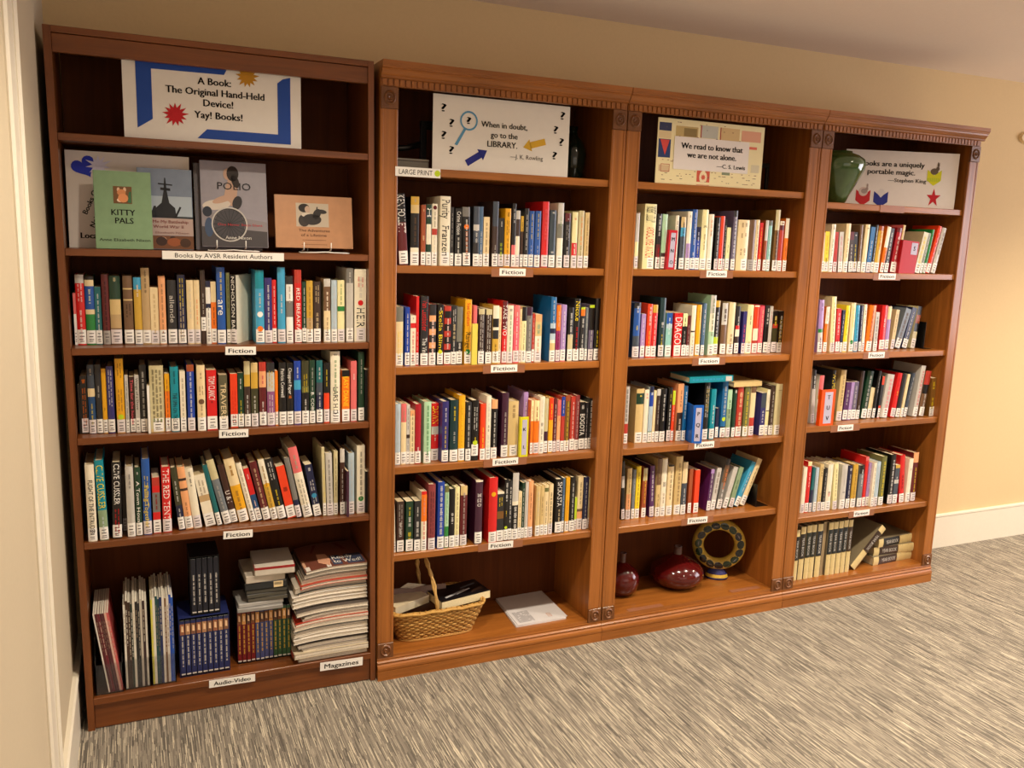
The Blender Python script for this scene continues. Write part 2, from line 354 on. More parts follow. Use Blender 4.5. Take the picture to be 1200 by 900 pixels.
for p,a,b,z,tx,lb,tp,ti in (
 (case1,-.489,-.397,1.2015,'Fiction','white tag lettered Fiction',0,.02),(case1,-.514,-.425,.9365,'Fiction','white tag lettered Fiction',0,.02),(case1,-.509,-.418,.600,'Fiction','white tag lettered Fiction',0,.03),
 (case1,-.566,-.419,.091,'Audio-Video','white tag lettered Audio-Video',0,.02),(case1,-.201,-.051,.085,'Magazines','white tag lettered Magazines',0,.03),
 (case2,.434,.535,1.458,'Fiction',None,.03,0),(case2,.412,.515,1.115,'Fiction',None,.03,0),(case2,.429,.531,.769,'Fiction',None,.035,0),(case2,.422,.522,.449,'Fiction',None,.04,.02),
 (case3,1.314-.914,1.412-.914,1.4625,'Fiction',None,.03,0),(case3,1.306-.914,1.406-.914,1.116,'Fiction',None,.03,0),(case3,1.314-.914,1.411-.914,.7705,'Fiction',None,.03,0),(case3,1.306-.914,1.405-.914,.451,'Fiction',None,.03,.02),
 (case4,2.219-1.828,2.319-1.828,1.4625,'Fiction',None,.03,0),(case4,2.207-1.828,2.303-1.828,1.117,'Fiction',None,.03,0),(case4,2.071-1.828,2.161-1.828,.796,'Fiction',None,.04,0),(case4,2.218-1.828,2.313-1.828,.387,'Fiction',None,.03,0)):
    lettered_tag(p,a,b,z,.026 if tx!='Magazines' else .031,tx,y=(.0 if p is case1 else .0065),tilt=ti,label=lb,tape=tp or None)
lettered_tag(case1,-.662,-.306,1.495,.025,'Books by AVSR Resident Authors',y=.003,label='long white tag lettered Books by AVSR Resident Authors',bold=0)
lettered_tag(case2,.051,.206,1.780,.030,'LARGE PRINT',y=-.0045,label='white tag lettered LARGE PRINT with a green dot',bold=0,dot=True)
g=G(); g.box(.36,.50,-.0006,0,-.018,.012,TAPE); g.build('tape',case4,loc=(0,.0065,1.753))
for a,b,y in ((.135,.30,.018),(.66,.815,.034)):
    g=G(); g.box(a,b,y-.016,y+.010,0,.0006,TAPE); g.build('tape',case3,loc=(0,0,.0965))

# ---------------------------------------------------------------- books
ROWS='''c1C|-0.9110|0.085|0.0070|0.156|0|rose0.4,white|||
c1C|-0.9034|0.085|0.0232|0.211|0|silver0.12,red|w.12-.38:~2;w.5-.95:~||silver-topped red book between white and green, first fiction shelf, plain bookcase
c1C|-0.8784|0.084|0.0247|0.206|0|black0.05,cream0.09,blue0.34,cream0.07,green|w.18-.4:~||thick green and blue book between red and teal, first fiction shelf, plain bookcase
c1C|-0.8525|0.082|0.0167|0.175|0|teal|w.1-.9:~||short teal book between green and maroon, first fiction shelf, plain bookcase
c1C|-0.8328|0.081|0.0194|0.213|0|maroon|k.1-.8:~|lc=grey|maroon book between teal and dark green, first fiction shelf, plain bookcase
c1C|-0.8115|0.079|0.0300|0.209|0|darkgreen0.34,sand0.22,tan0.2,brown|c.02-.1:~||thick dark green and brown book between maroon and brown, first fiction shelf, plain bookcase
c1C|-0.7739|0.076|0.0258|0.210|0|brown0.18,sand0.02,brown0.14,sand0.02,brown|k.4-.6:~2||thick brown book between dark green and gold, first fiction shelf, plain bookcase
c1C|-0.7443|0.074|0.0210|0.205|0|skyblue0.18,gold0.6,steel|w.1-.3:~||sky-blue-topped gold book between brown and tan, first fiction shelf, plain bookcase
c1C|-0.7225|0.072|0.0231|0.234|0|tan|k.03-.35:~||tan book between gold and cream, first fiction shelf, plain bookcase
c1C|-0.6987|0.070|0.0224|0.175|0|cream|t.1-.8:~||short cream book between tan and peach, first fiction shelf, plain bookcase
c1C|-0.6744|0.068|0.0195|0.210|0|peach|n.1-.85:~||peach book between cream and charcoal, first fiction shelf, plain bookcase
c1C|-0.6499|0.066|0.0255|0.198|0|charcoal|s.24-.66:allende||thick charcoal book between peach and navy, first fiction shelf, plain bookcase
c1C|-0.6205|0.063|0.0225|0.215|0|navy|y.05-.45:~2;c.4-.93:~2||navy book between charcoal and cream, first fiction shelf, plain bookcase
c1C|-0.5941|0.061|0.0199|0.199|0|cream|s.1-.6:~||cream book between navy and cream, first fiction shelf, plain bookcase
c1C|-0.5731|0.060|0.0168|0.199|0|cream|o.3-.7:~||cream book between cream and dark brown, first fiction shelf, plain bookcase
c1C|-0.5536|0.058|0.0141|0.230|0|umber|s.3-.6:~|ls=.04|thin dark brown book between cream and white, first fiction shelf, plain bookcase
c1C|-0.5384|0.057|0.0141|0.197|0|navy0.1,white0.26,navy0.07,white|k.4-.9:~||short navy-topped white book between dark brown and orange, first fiction shelf, plain bookcase
c1C|-0.5232|0.056|0.0150|0.195|0|cream0.33,orange|k.4-.7:~||short orange and cream book between white and blue, first fiction shelf, plain bookcase
c1C|-0.5060|0.048|0.0244|0.240|0|blue|y.05-.4:~;w.42-.62:are*1.8||tall blue book between orange and olive, first fiction shelf, plain bookcase
c1C|-0.4776|0.048|0.0102|0.224|0|olive|k.1-.5:~||thin olive book between blue and black, first fiction shelf, plain bookcase
c1C|-0.4666|0.047|0.0197|0.216|0|black|w.02-.95:NICHOLSON BAKER|rot=-28 cover=ivory|black book between olive and sky-blue, first fiction shelf, plain bookcase
c1C|-0.3897|0.045|0.0261|0.233|0|turquoise0.25,skyblue|c.3-.5:~|dot=white:.6 dot2=orange:.8|thick sky-blue and turquoise book between black and indigo, first fiction shelf, plain bookcase
c1C|-0.3616|0.044|0.0225|0.209|0|indigo|w.1-.8:~||indigo book between sky-blue and red, first fiction shelf, plain bookcase
c1C|-0.3383|0.044|0.0128|0.203|0|red|w.1-.7:~||thin red book between indigo and sky-blue, first fiction shelf, plain bookcase
c1C|-0.3213|0.043|0.0236|0.243|0|skyblue0.26,bluesteel0.48,skyblue|w.35-.6:~||tall sky-blue and steel-blue book between red and white, first fiction shelf, plain bookcase
c1C|-0.2944|0.042|0.0212|0.215|0|charcoal0.12,white0.25,grey0.24,white|n.15-.4:~||charcoal-topped white book between sky-blue and red, first fiction shelf, plain bookcase
c1C|-0.2678|0.041|0.0218|0.236|0|brick0.18,red|w.25-.95:RED BREAKFAST||tall brick-topped red book between white and dark green, first fiction shelf, plain bookcase
c1C|-0.2439|0.041|0.0131|0.198|0|darkgreen|w.1-.8:~||thin dark green book between red and gold, first fiction shelf, plain bookcase
c1C|-0.2300|0.040|0.0202|0.201|0|gold0.6,tan|n.1-.9:~||gold and tan book between dark green and dark brown, first fiction shelf, plain bookcase
c1C|-0.2068|0.040|0.0221|0.198|0|umber|c.05-.35:~2;c.5-.8:~*1.5||dark brown book between gold and cream, first fiction shelf, plain bookcase
c1C|-0.1738|0.039|0.0214|0.208|0|silver0.12,brown0.38,cream|w.2-.5:~;n.6-.9:~||silver-topped cream book between dark brown and pale blue, first fiction shelf, plain bookcase
c1C|-0.1493|0.038|0.0180|0.204|0|paleblue|s.1-.8:~||pale blue book between cream and pale yellow, first fiction shelf, plain bookcase
c1C|-0.1293|0.037|0.0226|0.204|0|paleyellow0.42,green0.08,paleyellow|g.05-.4:~||pale yellow book between pale blue and silver, first fiction shelf, plain bookcase
c1C|-0.1000|0.037|0.0228|0.244|0|grey0.2,silver|s.05-.95:~||tall silver and grey book between pale yellow and off-white, first fiction shelf, plain bookcase
c1C|-0.0729|0.036|0.0391|0.241|0|ivory|r.1-.25:~2;s.1-.4:~;k.53-.8:HEIR*1.3|dot=red:.46 big=1.6|tall off-white book at the right end, first fiction shelf, plain bookcase
c1D|-0.9110|0.070|0.0069|0.153|0|black||N=1|
c1D|-0.9035|0.068|0.0180|0.179|0|black|o.05-.13:~*2;o.2-.9:~2||black book between black and steel-blue, second fiction shelf, plain bookcase
c1D|-0.8834|0.064|0.0192|0.213|0|slate0.34,cream0.12,bluesteel|c.05-.15:~;y.55-.9:~||steel-blue and slate book between black and charcoal, second fiction shelf, plain bookcase
c1D|-0.8619|0.061|0.0163|0.214|0|charcoal|s.3-.5:~||tall charcoal book between steel-blue and amber, second fiction shelf, plain bookcase
c1D|-0.8444|0.059|0.0123|0.201|0|amber|k.6-.65:~||thin amber book between charcoal and indigo, second fiction shelf, plain bookcase
c1D|-0.8305|0.056|0.0187|0.208|0|indigo|w.05-.6:~2||indigo book between amber and amber, second fiction shelf, plain bookcase
c1D|-0.8057|0.052|0.0226|0.231|0|amber|k.05-.25:~2;n.4-.7:~2|dot=lime:.78|tall amber green-dotted book between indigo and silver, second fiction shelf, plain bookcase
c1D|-0.7805|0.049|0.0094|0.180|0|silver|k.1-.8:~||
c1D|-0.7680|0.047|0.0140|0.175|0|darkbrown|p.05-.85:Time for the house||short dark brown book between silver and silver, second fiction shelf, plain bookcase
c1D|-0.7528|0.044|0.0122|0.180|0|silver|k.05-.6:Wings of a Dove||thin silver book between dark brown and black, second fiction shelf, plain bookcase
c1D|-0.7387|0.042|0.0191|0.212|0|black|s.1-.8:~*1.3||black book between silver and white, second fiction shelf, plain bookcase
c1D|-0.7187|0.020|0.0069|0.150|0|white||N=1|
c1D|-0.7108|0.036|0.0401|0.209|0|khaki0.95,sand|k.05-.85:~3;g.8-.85:~3||thick khaki book between white and orange, second fiction shelf, plain bookcase
c1D|-0.6677|0.031|0.0136|0.184|0|amber0.3,orange|n.1-.9:~||thin orange and amber book between khaki and turquoise, second fiction shelf, plain bookcase
c1D|-0.6514|0.028|0.0235|0.205|0|turquoise|k.05-.3:~;k.4-.95:THE SPIN ON THE TIDE||turquoise book between orange and off-white, second fiction shelf, plain bookcase
c1D|-0.6242|0.024|0.0157|0.191|0|ivory|n.1-.8:~||off-white book between turquoise and royal blue, second fiction shelf, plain bookcase
c1D|-0.6035|0.021|0.0210|0.211|0|sienna0.1,royal0.8,sienna|w.1-.8:~||rust-topped royal blue book between off-white and cream, second fiction shelf, plain bookcase
c1D|-0.5748|0.016|0.0239|0.209|0|cream|n.1-.2:~;n.3-.45:~2;n.6-.8:~|dot=brown:.55|thick cream book between royal blue and red, second fiction shelf, plain bookcase
c1D|-0.5461|0.016|0.0290|0.193|0|red|w.1-.5:TOM CLANCY*1.25;k.5-.55:~||thick red book between cream and khaki, second fiction shelf, plain bookcase
c1D|-0.5098|0.016|0.0252|0.176|0|khakidark|c.15-.8:TRAVERS*1.2||short khaki book between red and orange-red, second fiction shelf, plain bookcase
c1D|-0.4739|0.034|0.0215|0.176|0|orangered|r.3-.9:~2||orange-red book between khaki and dark green, second fiction shelf, plain bookcase
c1D|-0.4504|0.034|0.0166|0.178|0|darkgreen|y.5-.9:~;w.1-.3:~||dark green book between orange-red and dark brown, second fiction shelf, plain bookcase
c1D|-0.4309|0.034|0.0180|0.215|0|khaki0.2,gold0.18,umber|w.5-.9:~||dark brown and khaki book between dark green and dark olive, second fiction shelf, plain bookcase
c1D|-0.4100|0.033|0.0210|0.210|0|sand0.15,gold0.25,darkolive|w.5-.95:~||sand-topped dark olive book between dark brown and maroon, second fiction shelf, plain bookcase
c1D|-0.3847|0.033|0.0216|0.211|0|brick0.14,peach0.25,maroon|w.6-.95:~;p.2-.35:~||brick-topped maroon book between dark olive and violet, second fiction shelf, plain bookcase
c1D|-0.3602|0.032|0.0235|0.208|0|charcoal0.15,silver0.3,violet|y.12-.4:~2;w.5-.9:~2||charcoal-topped violet book between maroon and orange, second fiction shelf, plain bookcase
c1D|-0.3346|0.032|0.0086|0.181|0|orange|p.6-.85:~||
c1D|-0.3218|0.032|0.0216|0.208|0|black|w.1-.55:Patricia Cornwell||black book between orange and black, second fiction shelf, plain bookcase
c1D|-0.2972|0.031|0.0195|0.206|0|black|w.08-.5:Chopped Paper;o.52-.56:~*2||black book between black and royal blue, second fiction shelf, plain bookcase
c1D|-0.2742|0.031|0.0219|0.212|0|royal0.3,skyblue0.15,royal|w.1-.3:~||royal blue and sky-blue book between black and black, second fiction shelf, plain bookcase
c1D|-0.2489|0.030|0.0220|0.212|0|darkolive0.4,olive0.1,black|y.2-.5:~2;w.6-.9:~||black and dark olive book between royal blue and dark green, second fiction shelf, plain bookcase
c1D|-0.2239|0.030|0.0177|0.213|0|darkgreen|s.1-.5:~;w.5-.9:B. COBEN||dark green book between black and navy, second fiction shelf, plain bookcase
c1D|-0.2018|0.029|0.0201|0.212|0|teal0.35,slate0.2,navy|w.1-.3:~;w.5-.9:~||navy and teal book between dark green and black, second fiction shelf, plain bookcase
c1D|-0.1773|0.029|0.0180|0.203|0|black0.5,orangered|y.1-.4:~||black and orange-red book between navy and off-white, second fiction shelf, plain bookcase
c1D|-0.1549|0.028|0.0308|0.241|0|ivory|k.03-.06:~*2;g.12-.6:~;k.5-.9:LARS H.D.||tall off-white book between black and orange, second fiction shelf, plain bookcase
c1D|-0.1166|0.028|0.0251|0.176|0|black0.12,orange0.7,black|y.12-.7:EASY DIANE*1.2;w.9-.97:~||short black-topped orange book between off-white and rose, second fiction shelf, plain bookcase
c1D|-0.0869|0.027|0.0193|0.207|0|rose|w.2-.3:~||rose book between orange and dark green, second fiction shelf, plain bookcase
c1D|-0.0617|0.027|0.0195|0.237|0|darkgreen|s.1-.6:~||tall dark green book between rose and black, second fiction shelf, plain bookcase
c1D|-0.0386|0.027|0.0126|0.176|0|black||N=1|thin black book at the right end, second fiction shelf, plain bookcase
c1E|-0.9003|0.018|0.0247|0.243|0|ivory|k.2-.9:FLIGHT OF THE INTRUDER||tall off-white book at the left end, third fiction shelf, plain bookcase
c1E|-0.8680|0.020|0.0242|0.254|-0.024|turquoise0.62,sage|y.06-.6:CLIVE CUSSLER*1.5;w.7-.9:~||tall turquoise and sage book between off-white and black, third fiction shelf, plain bookcase
c1E|-0.8324|0.024|0.0257|0.243|0.024|black|w.02-.55:CLIVE CUSSLER*1.2;r.6-.95:~2||tall black book between turquoise and dark brown, third fiction shelf, plain bookcase
c1E|-0.8032|0.086|0.0117|0.183|0.006|umber|||
c1E|-0.7898|0.027|0.0222|0.226|0|silver|k.1-.3:~;s.4-.8:~||silver book between dark brown and dark green, third fiction shelf, plain bookcase
c1E|-0.7648|0.029|0.0174|0.221|0|darkgreen|w.05-.1:~;w.2-.85:A Town House||dark green book between silver and blue, third fiction shelf, plain bookcase
c1E|-0.7435|0.031|0.0233|0.246|0|blue|y.22-.65:~2;y.35-.9:Falling Together||tall blue book between dark green and red, third fiction shelf, plain bookcase
c1E|-0.7149|0.034|0.0216|0.183|0|brick0.15,red0.12,grey0.35,red|k.3-.6:~||short brick-topped red book between blue and red, third fiction shelf, plain bookcase
c1E|-0.6872|0.036|0.0258|0.214|0|red|w.03-.8:THE RED TENT*1.35||thick red book between red and dark olive, third fiction shelf, plain bookcase
c1E|-0.6391|0.040|0.0180|0.209|-0.105|darkolive0.6,navy|w.2-.55:~;w.65-.8:~||dark olive and navy book leaning between red and peach, third fiction shelf, plain bookcase
c1E|-0.6188|0.042|0.0222|0.209|-0.107|peach0.18,umber0.04,peach0.12,umber0.04,peach|n.55-.8:~||peach book leaning between dark olive and off-white, third fiction shelf, plain bookcase
c1E|-0.5943|0.044|0.0243|0.202|-0.118|ivory|k.05-.3:~||off-white book leaning between peach and off-white, third fiction shelf, plain bookcase
c1E|-0.5583|0.048|0.0317|0.178|-0.182|ivory0.4,tan0.12,ivory|n.1-.4:~2||short off-white and tan book leaning between off-white and teal, third fiction shelf, plain bookcase
c1E|-0.5216|0.050|0.0142|0.210|-0.205|teal|||thin teal book leaning between off-white and slate, third fiction shelf, plain bookcase
c1E|-0.5004|0.053|0.0232|0.226|-0.233|khaki0.3,slategrey|s.4-.8:~||slate and khaki book leaning between teal and dark brown, third fiction shelf, plain bookcase
c1E|-0.4758|0.061|0.0197|0.205|-0.206|darkbrown|w.45-.65:U & I*1.4||dark brown book leaning between slate and amber, third fiction shelf, plain bookcase
c1E|-0.4524|0.059|0.0322|0.223|-0.210|cream0.42,amber|n.1-.3:~;n.5-.8:~||thick amber and cream book leaning between dark brown and off-white, third fiction shelf, plain bookcase
c1E|-0.4153|0.057|0.0168|0.207|-0.222|ivory|n.1-.9:~||off-white book leaning between amber and red, third fiction shelf, plain bookcase
c1E|-0.3960|0.056|0.0169|0.187|-0.223|red0.5,bluesteel|w.1-.2:~;w.6-.9:~||red and steel-blue book leaning between off-white and maroon, third fiction shelf, plain bookcase
c1E|-0.3745|0.054|0.0235|0.207|-0.216|maroon|c.1-.8:~||maroon book leaning between red and gold, third fiction shelf, plain bookcase
c1E|-0.3485|0.052|0.0202|0.214|-0.205|ivory0.4,gold|n.1-.9:~|dot=amber:.42|gold and off-white book leaning between maroon and black, third fiction shelf, plain bookcase
c1E|-0.3259|0.050|0.0251|0.215|-0.207|black|w.05-.35:~2;y.5-.8:~||black book leaning between gold and orange-red, third fiction shelf, plain bookcase
c1E|-0.2961|0.048|0.0271|0.187|-0.204|orangered|k.4-.5:~*2||thick orange-red book leaning between black and grey, third fiction shelf, plain bookcase
c1E|-0.2665|0.046|0.0167|0.215|-0.192|grey0.7,navy|||grey and navy book leaning between orange-red and off-white, third fiction shelf, plain bookcase
c1E|-0.2431|0.044|0.0288|0.251|-0.210|rose0.36,ivory|n.1-.3:~;k.45-.9:~2||tall off-white and rose book leaning between grey and navy, third fiction shelf, plain bookcase
c1E|-0.2082|0.042|0.0234|0.186|-0.172|navy|w.05-.15:~*1.5;w.3-.5:~2;w.55-.75:~2|dot=skyblue:.6|navy book leaning between off-white and khaki, third fiction shelf, plain bookcase
c1E|-0.1788|0.040|0.0101|0.241|-0.024|khaki|y.3-.8:~||thin khaki book between navy and silver, third fiction shelf, plain bookcase
c1E|-0.1658|0.039|0.0212|0.220|-0.025|silver|k.1-.8:~||silver book between khaki and khaki, third fiction shelf, plain bookcase
c1E|-0.1430|0.038|0.0130|0.226|0|khaki|n.1-.7:~||thin khaki book between silver and dark brown, third fiction shelf, plain bookcase
c1E|-0.1220|0.036|0.0156|0.232|0|silver0.2,darkbrown|w.3-.8:~||thin dark brown and silver book between khaki and plum, third fiction shelf, plain bookcase
c1E|-0.1058|0.005|0.0078|0.161|0|plum||N=1|
c1E|-0.0936|0.034|0.0197|0.216|0|paleblue|s.1-.8:~||pale blue book between plum and off-white, third fiction shelf, plain bookcase
c1E|-0.0650|0.032|0.0275|0.241|0|ivory|k.08-.8:~*1.2|dot=green:.78|thick off-white green-dotted book between pale blue and black, third fiction shelf, plain bookcase
c1E|-0.0355|0.030|0.0095|0.148|0|black||N=1|
c2B|0.0782|0.030|0.0305|0.235|-0.065|black0.4,maroon|w.02-.55:KEN FOLLETT*1.6||tall maroon and black book at the left end, first fiction shelf, second bookcase
c2B|0.1161|0.030|0.0287|0.228|0|gold0.12,sand0.12,black0.5,ivory|n.3-.7:~;c.02-.1:~|big=1.2|thick gold-topped black book between maroon and rust, first fiction shelf, second bookcase
c2B|0.1529|0.030|0.0159|0.202|0|sienna|c.05-.12:~;c.5-.6:~*1.5||thin rust book between black and dark green, first fiction shelf, second bookcase
c2B|0.1714|0.030|0.0171|0.204|0|darkgreen0.12,slate0.1,darkgreen0.1,ivory0.33,darkgreen|w.06-.2:H*2||dark green and off-white book between rust and off-white, first fiction shelf, second bookcase
c2B|0.1911|0.030|0.0187|0.207|0|ivory0.4,brick0.1,ivory|k.12-.4:~;s.5-.9:~|dot=maroon:.06|off-white and brick book between dark green and off-white, first fiction shelf, second bookcase
c2B|0.2204|0.030|0.0359|0.234|0|ivory|k.05-.32:Purity*1.5;k.42-.85:Franzen*1.3||tall off-white book between off-white and charcoal, first fiction shelf, second bookcase
c2B|0.2579|0.030|0.0114|0.199|0|charcoal|s.1-.7:~||thin charcoal book between off-white and black, first fiction shelf, second bookcase
c2B|0.2751|0.030|0.0242|0.195|0|black|w.05-.45:Crime Fiction*1.1;w.5-.9:~||short black book between charcoal and black, first fiction shelf, second bookcase
c2B|0.3050|0.030|0.0270|0.201|-0.026|grey0.16,black|o.4-.9:~*1.4;w.2-.95:~|dot=orange:.33|thick grey-topped black book between black and slate, first fiction shelf, second bookcase
c2B|0.3418|0.030|0.0215|0.205|0|slate0.3,silver0.1,slate0.2,charcoal|w.35-.6:~*1.3||slate and charcoal book between black and steel-blue, first fiction shelf, second bookcase
c2B|0.3644|0.030|0.0125|0.205|0|steel|w.4-.9:~||thin steel-blue book between slate and cream, first fiction shelf, second bookcase
c2B|0.3801|0.030|0.0217|0.171|0|cream|n.1-.9:~*1.3||short cream book between steel-blue and dark brown, first fiction shelf, second bookcase
c2B|0.4133|0.030|0.0211|0.225|0|slate0.38,umber|s.65-.95:~||dark brown and slate book between cream and charcoal, first fiction shelf, second bookcase
c2B|0.4372|0.030|0.0200|0.169|0|charcoal|w.05-.2:~;lime.5-.85:~*2||short charcoal book between dark brown and amber, first fiction shelf, second bookcase
c2B|0.4604|0.030|0.0217|0.203|0|amber|k.05-.15:~*1.5;k.2-.45:~2;n.5-.9:~||amber book between charcoal and black, first fiction shelf, second bookcase
c2B|0.4874|0.030|0.0142|0.221|0|black0.65,rose|w.08-.3:~*1.3||thin black and rose book between amber and off-white, first fiction shelf, second bookcase
c2B|0.5024|0.030|0.0155|0.197|0|silver0.15,umber0.3,ivory|||thin silver-topped off-white book between black and dark brown, first fiction shelf, second bookcase
c2B|0.5211|0.030|0.0110|0.179|0|gold0.3,umber|n.1-.8:~||
c2B|0.5350|0.030|0.0168|0.206|0|black|w.1-.7:~||black book between dark brown and blue, first fiction shelf, second bookcase
c2B|0.5548|0.030|0.0177|0.198|0|blue|y.05-.5:~;s.6-.9:~||blue book between black and blue, first fiction shelf, second bookcase
c2B|0.5775|0.030|0.0216|0.199|0|blue|y.05-.5:~;s.6-.9:~||blue book between blue and red, first fiction shelf, second bookcase
c2B|0.6053|0.030|0.0251|0.233|0|red|rose.1-.6:~*1.5|big=1.1|tall red book between blue and blue-grey, first fiction shelf, second bookcase
c2B|0.6346|0.030|0.0244|0.204|0|bluegrey|w.03-.06:~*2;w.7-.74:~*2||blue-grey book between red and off-white, first fiction shelf, second bookcase
c2B|0.6667|0.030|0.0229|0.231|0|silver0.32,ash0.22,ivory|g.2-.35:~||tall off-white and silver book between blue-grey and black, first fiction shelf, second bookcase
c2B|0.6964|0.030|0.0222|0.196|0|maroon0.15,black|w.1-.12:~;s.2-.5:~2;w.6-.9:~||maroon-topped black book between off-white and pale yellow, first fiction shelf, second bookcase
c2B|0.7264|0.030|0.0216|0.201|0|paleyellow0.55,red0.25,ivory|r.1-.15:~*2;w.56-.75:~||pale yellow and red book between black and khaki, first fiction shelf, second bookcase
c2B|0.7523|0.030|0.0217|0.207|0|khaki|o.1-.6:~;n.6-.8:~||khaki book between pale yellow and sand, first fiction shelf, second bookcase
c2B|0.7784|0.030|0.0183|0.202|0|sand|n.1-.8:~||sand book at the right end, first fiction shelf, second bookcase
c2C|0.0719|0.041|0.0249|0.204|0|ash0.25,cream|y.4-.9:~2||thick cream and grey book at the left end, second fiction shelf, second bookcase
c2C|0.1038|0.040|0.0161|0.202|0|royal|w.1-.9:~*1.2||thin royal blue book between cream and off-white, second fiction shelf, second bookcase
c2C|0.1230|0.039|0.0188|0.174|0|ivory0.15,red0.1,ivory|k.03-.08:~;r.3-.9:~*1.5||short off-white and red book between royal blue and red, second fiction shelf, second bookcase
c2C|0.1427|0.038|0.0094|0.240|0|red|w.5-.8:~|ls=0|tall red book between off-white and charcoal, second fiction shelf, second bookcase
c2C|0.1586|0.037|0.0266|0.240|0|charcoal0.85,brick|r.05-.5:Van Lustbader*1.4;w.6-.85:The Vine*1.2||tall charcoal and brick book between red and charcoal, second fiction shelf, second bookcase
c2C|0.1893|0.036|0.0237|0.212|0|charcoal0.18,peach0.1,charcoal0.12,peach0.1,charcoal0.12,peach0.1,charcoal0.1,brick|w.25-.9:~*1.4||charcoal and peach book between charcoal and black, second fiction shelf, second bookcase
c2C|0.2188|0.034|0.0208|0.212|0|black|y.1-.8:Stella Blind*1.2;w.05-.1:~|dot=lime:.78|black green-dotted book between charcoal and brick, second fiction shelf, second bookcase
c2C|0.2434|0.033|0.0240|0.206|0|brick0.08,black0.12,brick0.1,black0.12,brick0.1,black0.12,brick0.1,black0.1,brick|w.2-.75:~||thick brick and black book between black and charcoal, second fiction shelf, second bookcase
c2C|0.2690|0.032|0.0193|0.206|0|charcoal|w.05-.3:~2;c.3-.6:~*2;w.6-.9:~||charcoal book between brick and grey, second fiction shelf, second bookcase
c2C|0.2890|0.031|0.0208|0.203|0|ash0.6,charcoal|w.62-.85:~*1.5||grey and charcoal book between charcoal and amber, second fiction shelf, second bookcase
c2C|0.3183|0.030|0.0245|0.229|0|amber|r.05-.4:Sue Grafton;k.5-.8:Ranger*1.4;k.02-.04:~*2|dot=green:.8|thick amber green-dotted book between grey and rose, second fiction shelf, second bookcase
c2C|0.3503|0.029|0.0127|0.208|0|rose0.3,teal0.1,rose|||thin rose and teal book between amber and dark brown, second fiction shelf, second bookcase
c2C|0.3698|0.028|0.0220|0.197|0|khaki0.1,umber0.7,khaki|w.1-.8:~2||khaki-topped dark brown book between rose and dark brown, second fiction shelf, second bookcase
c2C|0.3973|0.027|0.0230|0.195|0|khaki0.1,umber0.7,khaki|w.1-.8:~2||khaki-topped dark brown book between dark brown and gold, second fiction shelf, second bookcase
c2C|0.4230|0.025|0.0228|0.208|0|ivory0.22,black0.15,ivory0.05,charcoal0.15,gold|k.65-.95:~||gold and off-white book between dark brown and cream, second fiction shelf, second bookcase
c2C|0.4464|0.029|0.0105|0.202|0|cream|n.2-.9:~||
c2C|0.4614|0.029|0.0184|0.223|0|maroon0.45,red|w.05-.55:TAKE TWO*1.7;w.6-.9:~||red and maroon book between cream and off-white, second fiction shelf, second bookcase
c2C|0.4814|0.029|0.0219|0.208|0|ivory|k.05-.1:~*2;g.15-.85:~*1.2||off-white book between red and pink, second fiction shelf, second bookcase
c2C|0.5061|0.029|0.0220|0.208|0|rose0.2,pink0.25,rose0.05,pink|w.1-.9:~||pink and rose book between off-white and cream, second fiction shelf, second bookcase
c2C|0.5293|0.028|0.0070|0.195|0|cream|o.1-.9:~||
c2C|0.5376|0.028|0.0176|0.203|0|black0.25,paleyellow|n.3-.9:~||pale yellow and black book between cream and grey, second fiction shelf, second bookcase
c2C|0.5572|0.028|0.0210|0.202|0|plum0.15,grey|s.2-.8:~||plum-topped grey book between pale yellow and brick, second fiction shelf, second bookcase
c2C|0.5803|0.028|0.0093|0.179|0|brick|w.1-.8:~||
c2C|0.5921|0.028|0.0255|0.175|0|peach0.15,sand0.3,ivory|g.2-.4:~*2;o.5-.85:~||short peach-topped off-white book between brick and blue, second fiction shelf, second bookcase
c2C|0.6525|0.028|0.0215|0.238|0|steelblue0.4,paleblue0.08,navy0.08,paleblue0.1,ivory0.05,sand|w.05-.4:~|big=1|tall blue and sand book between off-white and magenta, second fiction shelf, second bookcase
c2C|0.6774|0.028|0.0169|0.209|0|orange0.45,magenta|c.1-.4:~;k.5-.8:~||magenta and orange book between blue and lavender, second fiction shelf, second bookcase
c2C|0.6973|0.028|0.0200|0.210|0|lavender0.9,rose|w.1-.9:~||lavender and rose book between magenta and black, second fiction shelf, second bookcase
c2C|0.7260|0.028|0.0211|0.200|0|black0.5,khaki|w.1-.6:~*1.5||black and khaki book between lavender and black, second fiction shelf, second bookcase
c2C|0.7501|0.028|0.0234|0.232|0|black|y.04-.35:Nicole*1.4;r.45-.85:~*1.4||black book between black and charcoal, second fiction shelf, second bookcase
c2C|0.7778|0.028|0.0178|0.201|0|lime0.04,orange0.12,charcoal|w.2-.4:~*1.8;w.5-.9:~*1.3||charcoal and orange book between black and slate, second fiction shelf, second bookcase
c2C|0.7987|0.028|0.0103|0.199|0|slategrey|s.1-.8:~||
c2C|0.8142|0.028|0.0202|0.209|0|lime0.05,black0.4,violetgrey|w.45-.85:~||violet-grey and black book between slate and black, second fiction shelf, second bookcase
c2C|0.8388|0.028|0.0226|0.234|0|black|y.5-.8:~*1.2||tall black book at the right end, second fiction shelf, second bookcase
c2D|0.0726|0.039|0.0182|0.218|0|paleblue|s.1-.8:~||pale blue book at the left end, third fiction shelf, second bookcase
c2D|0.0926|0.038|0.0187|0.218|0|rose0.3,cream|n.1-.3:~||cream and rose book between pale blue and silver, third fiction shelf, second bookcase
c2D|0.1121|0.037|0.0116|0.214|0|silver0.5,umber0.06,silver|k.05-.45:~;k.55-.8:~||thin silver book between cream and cream, third fiction shelf, second bookcase
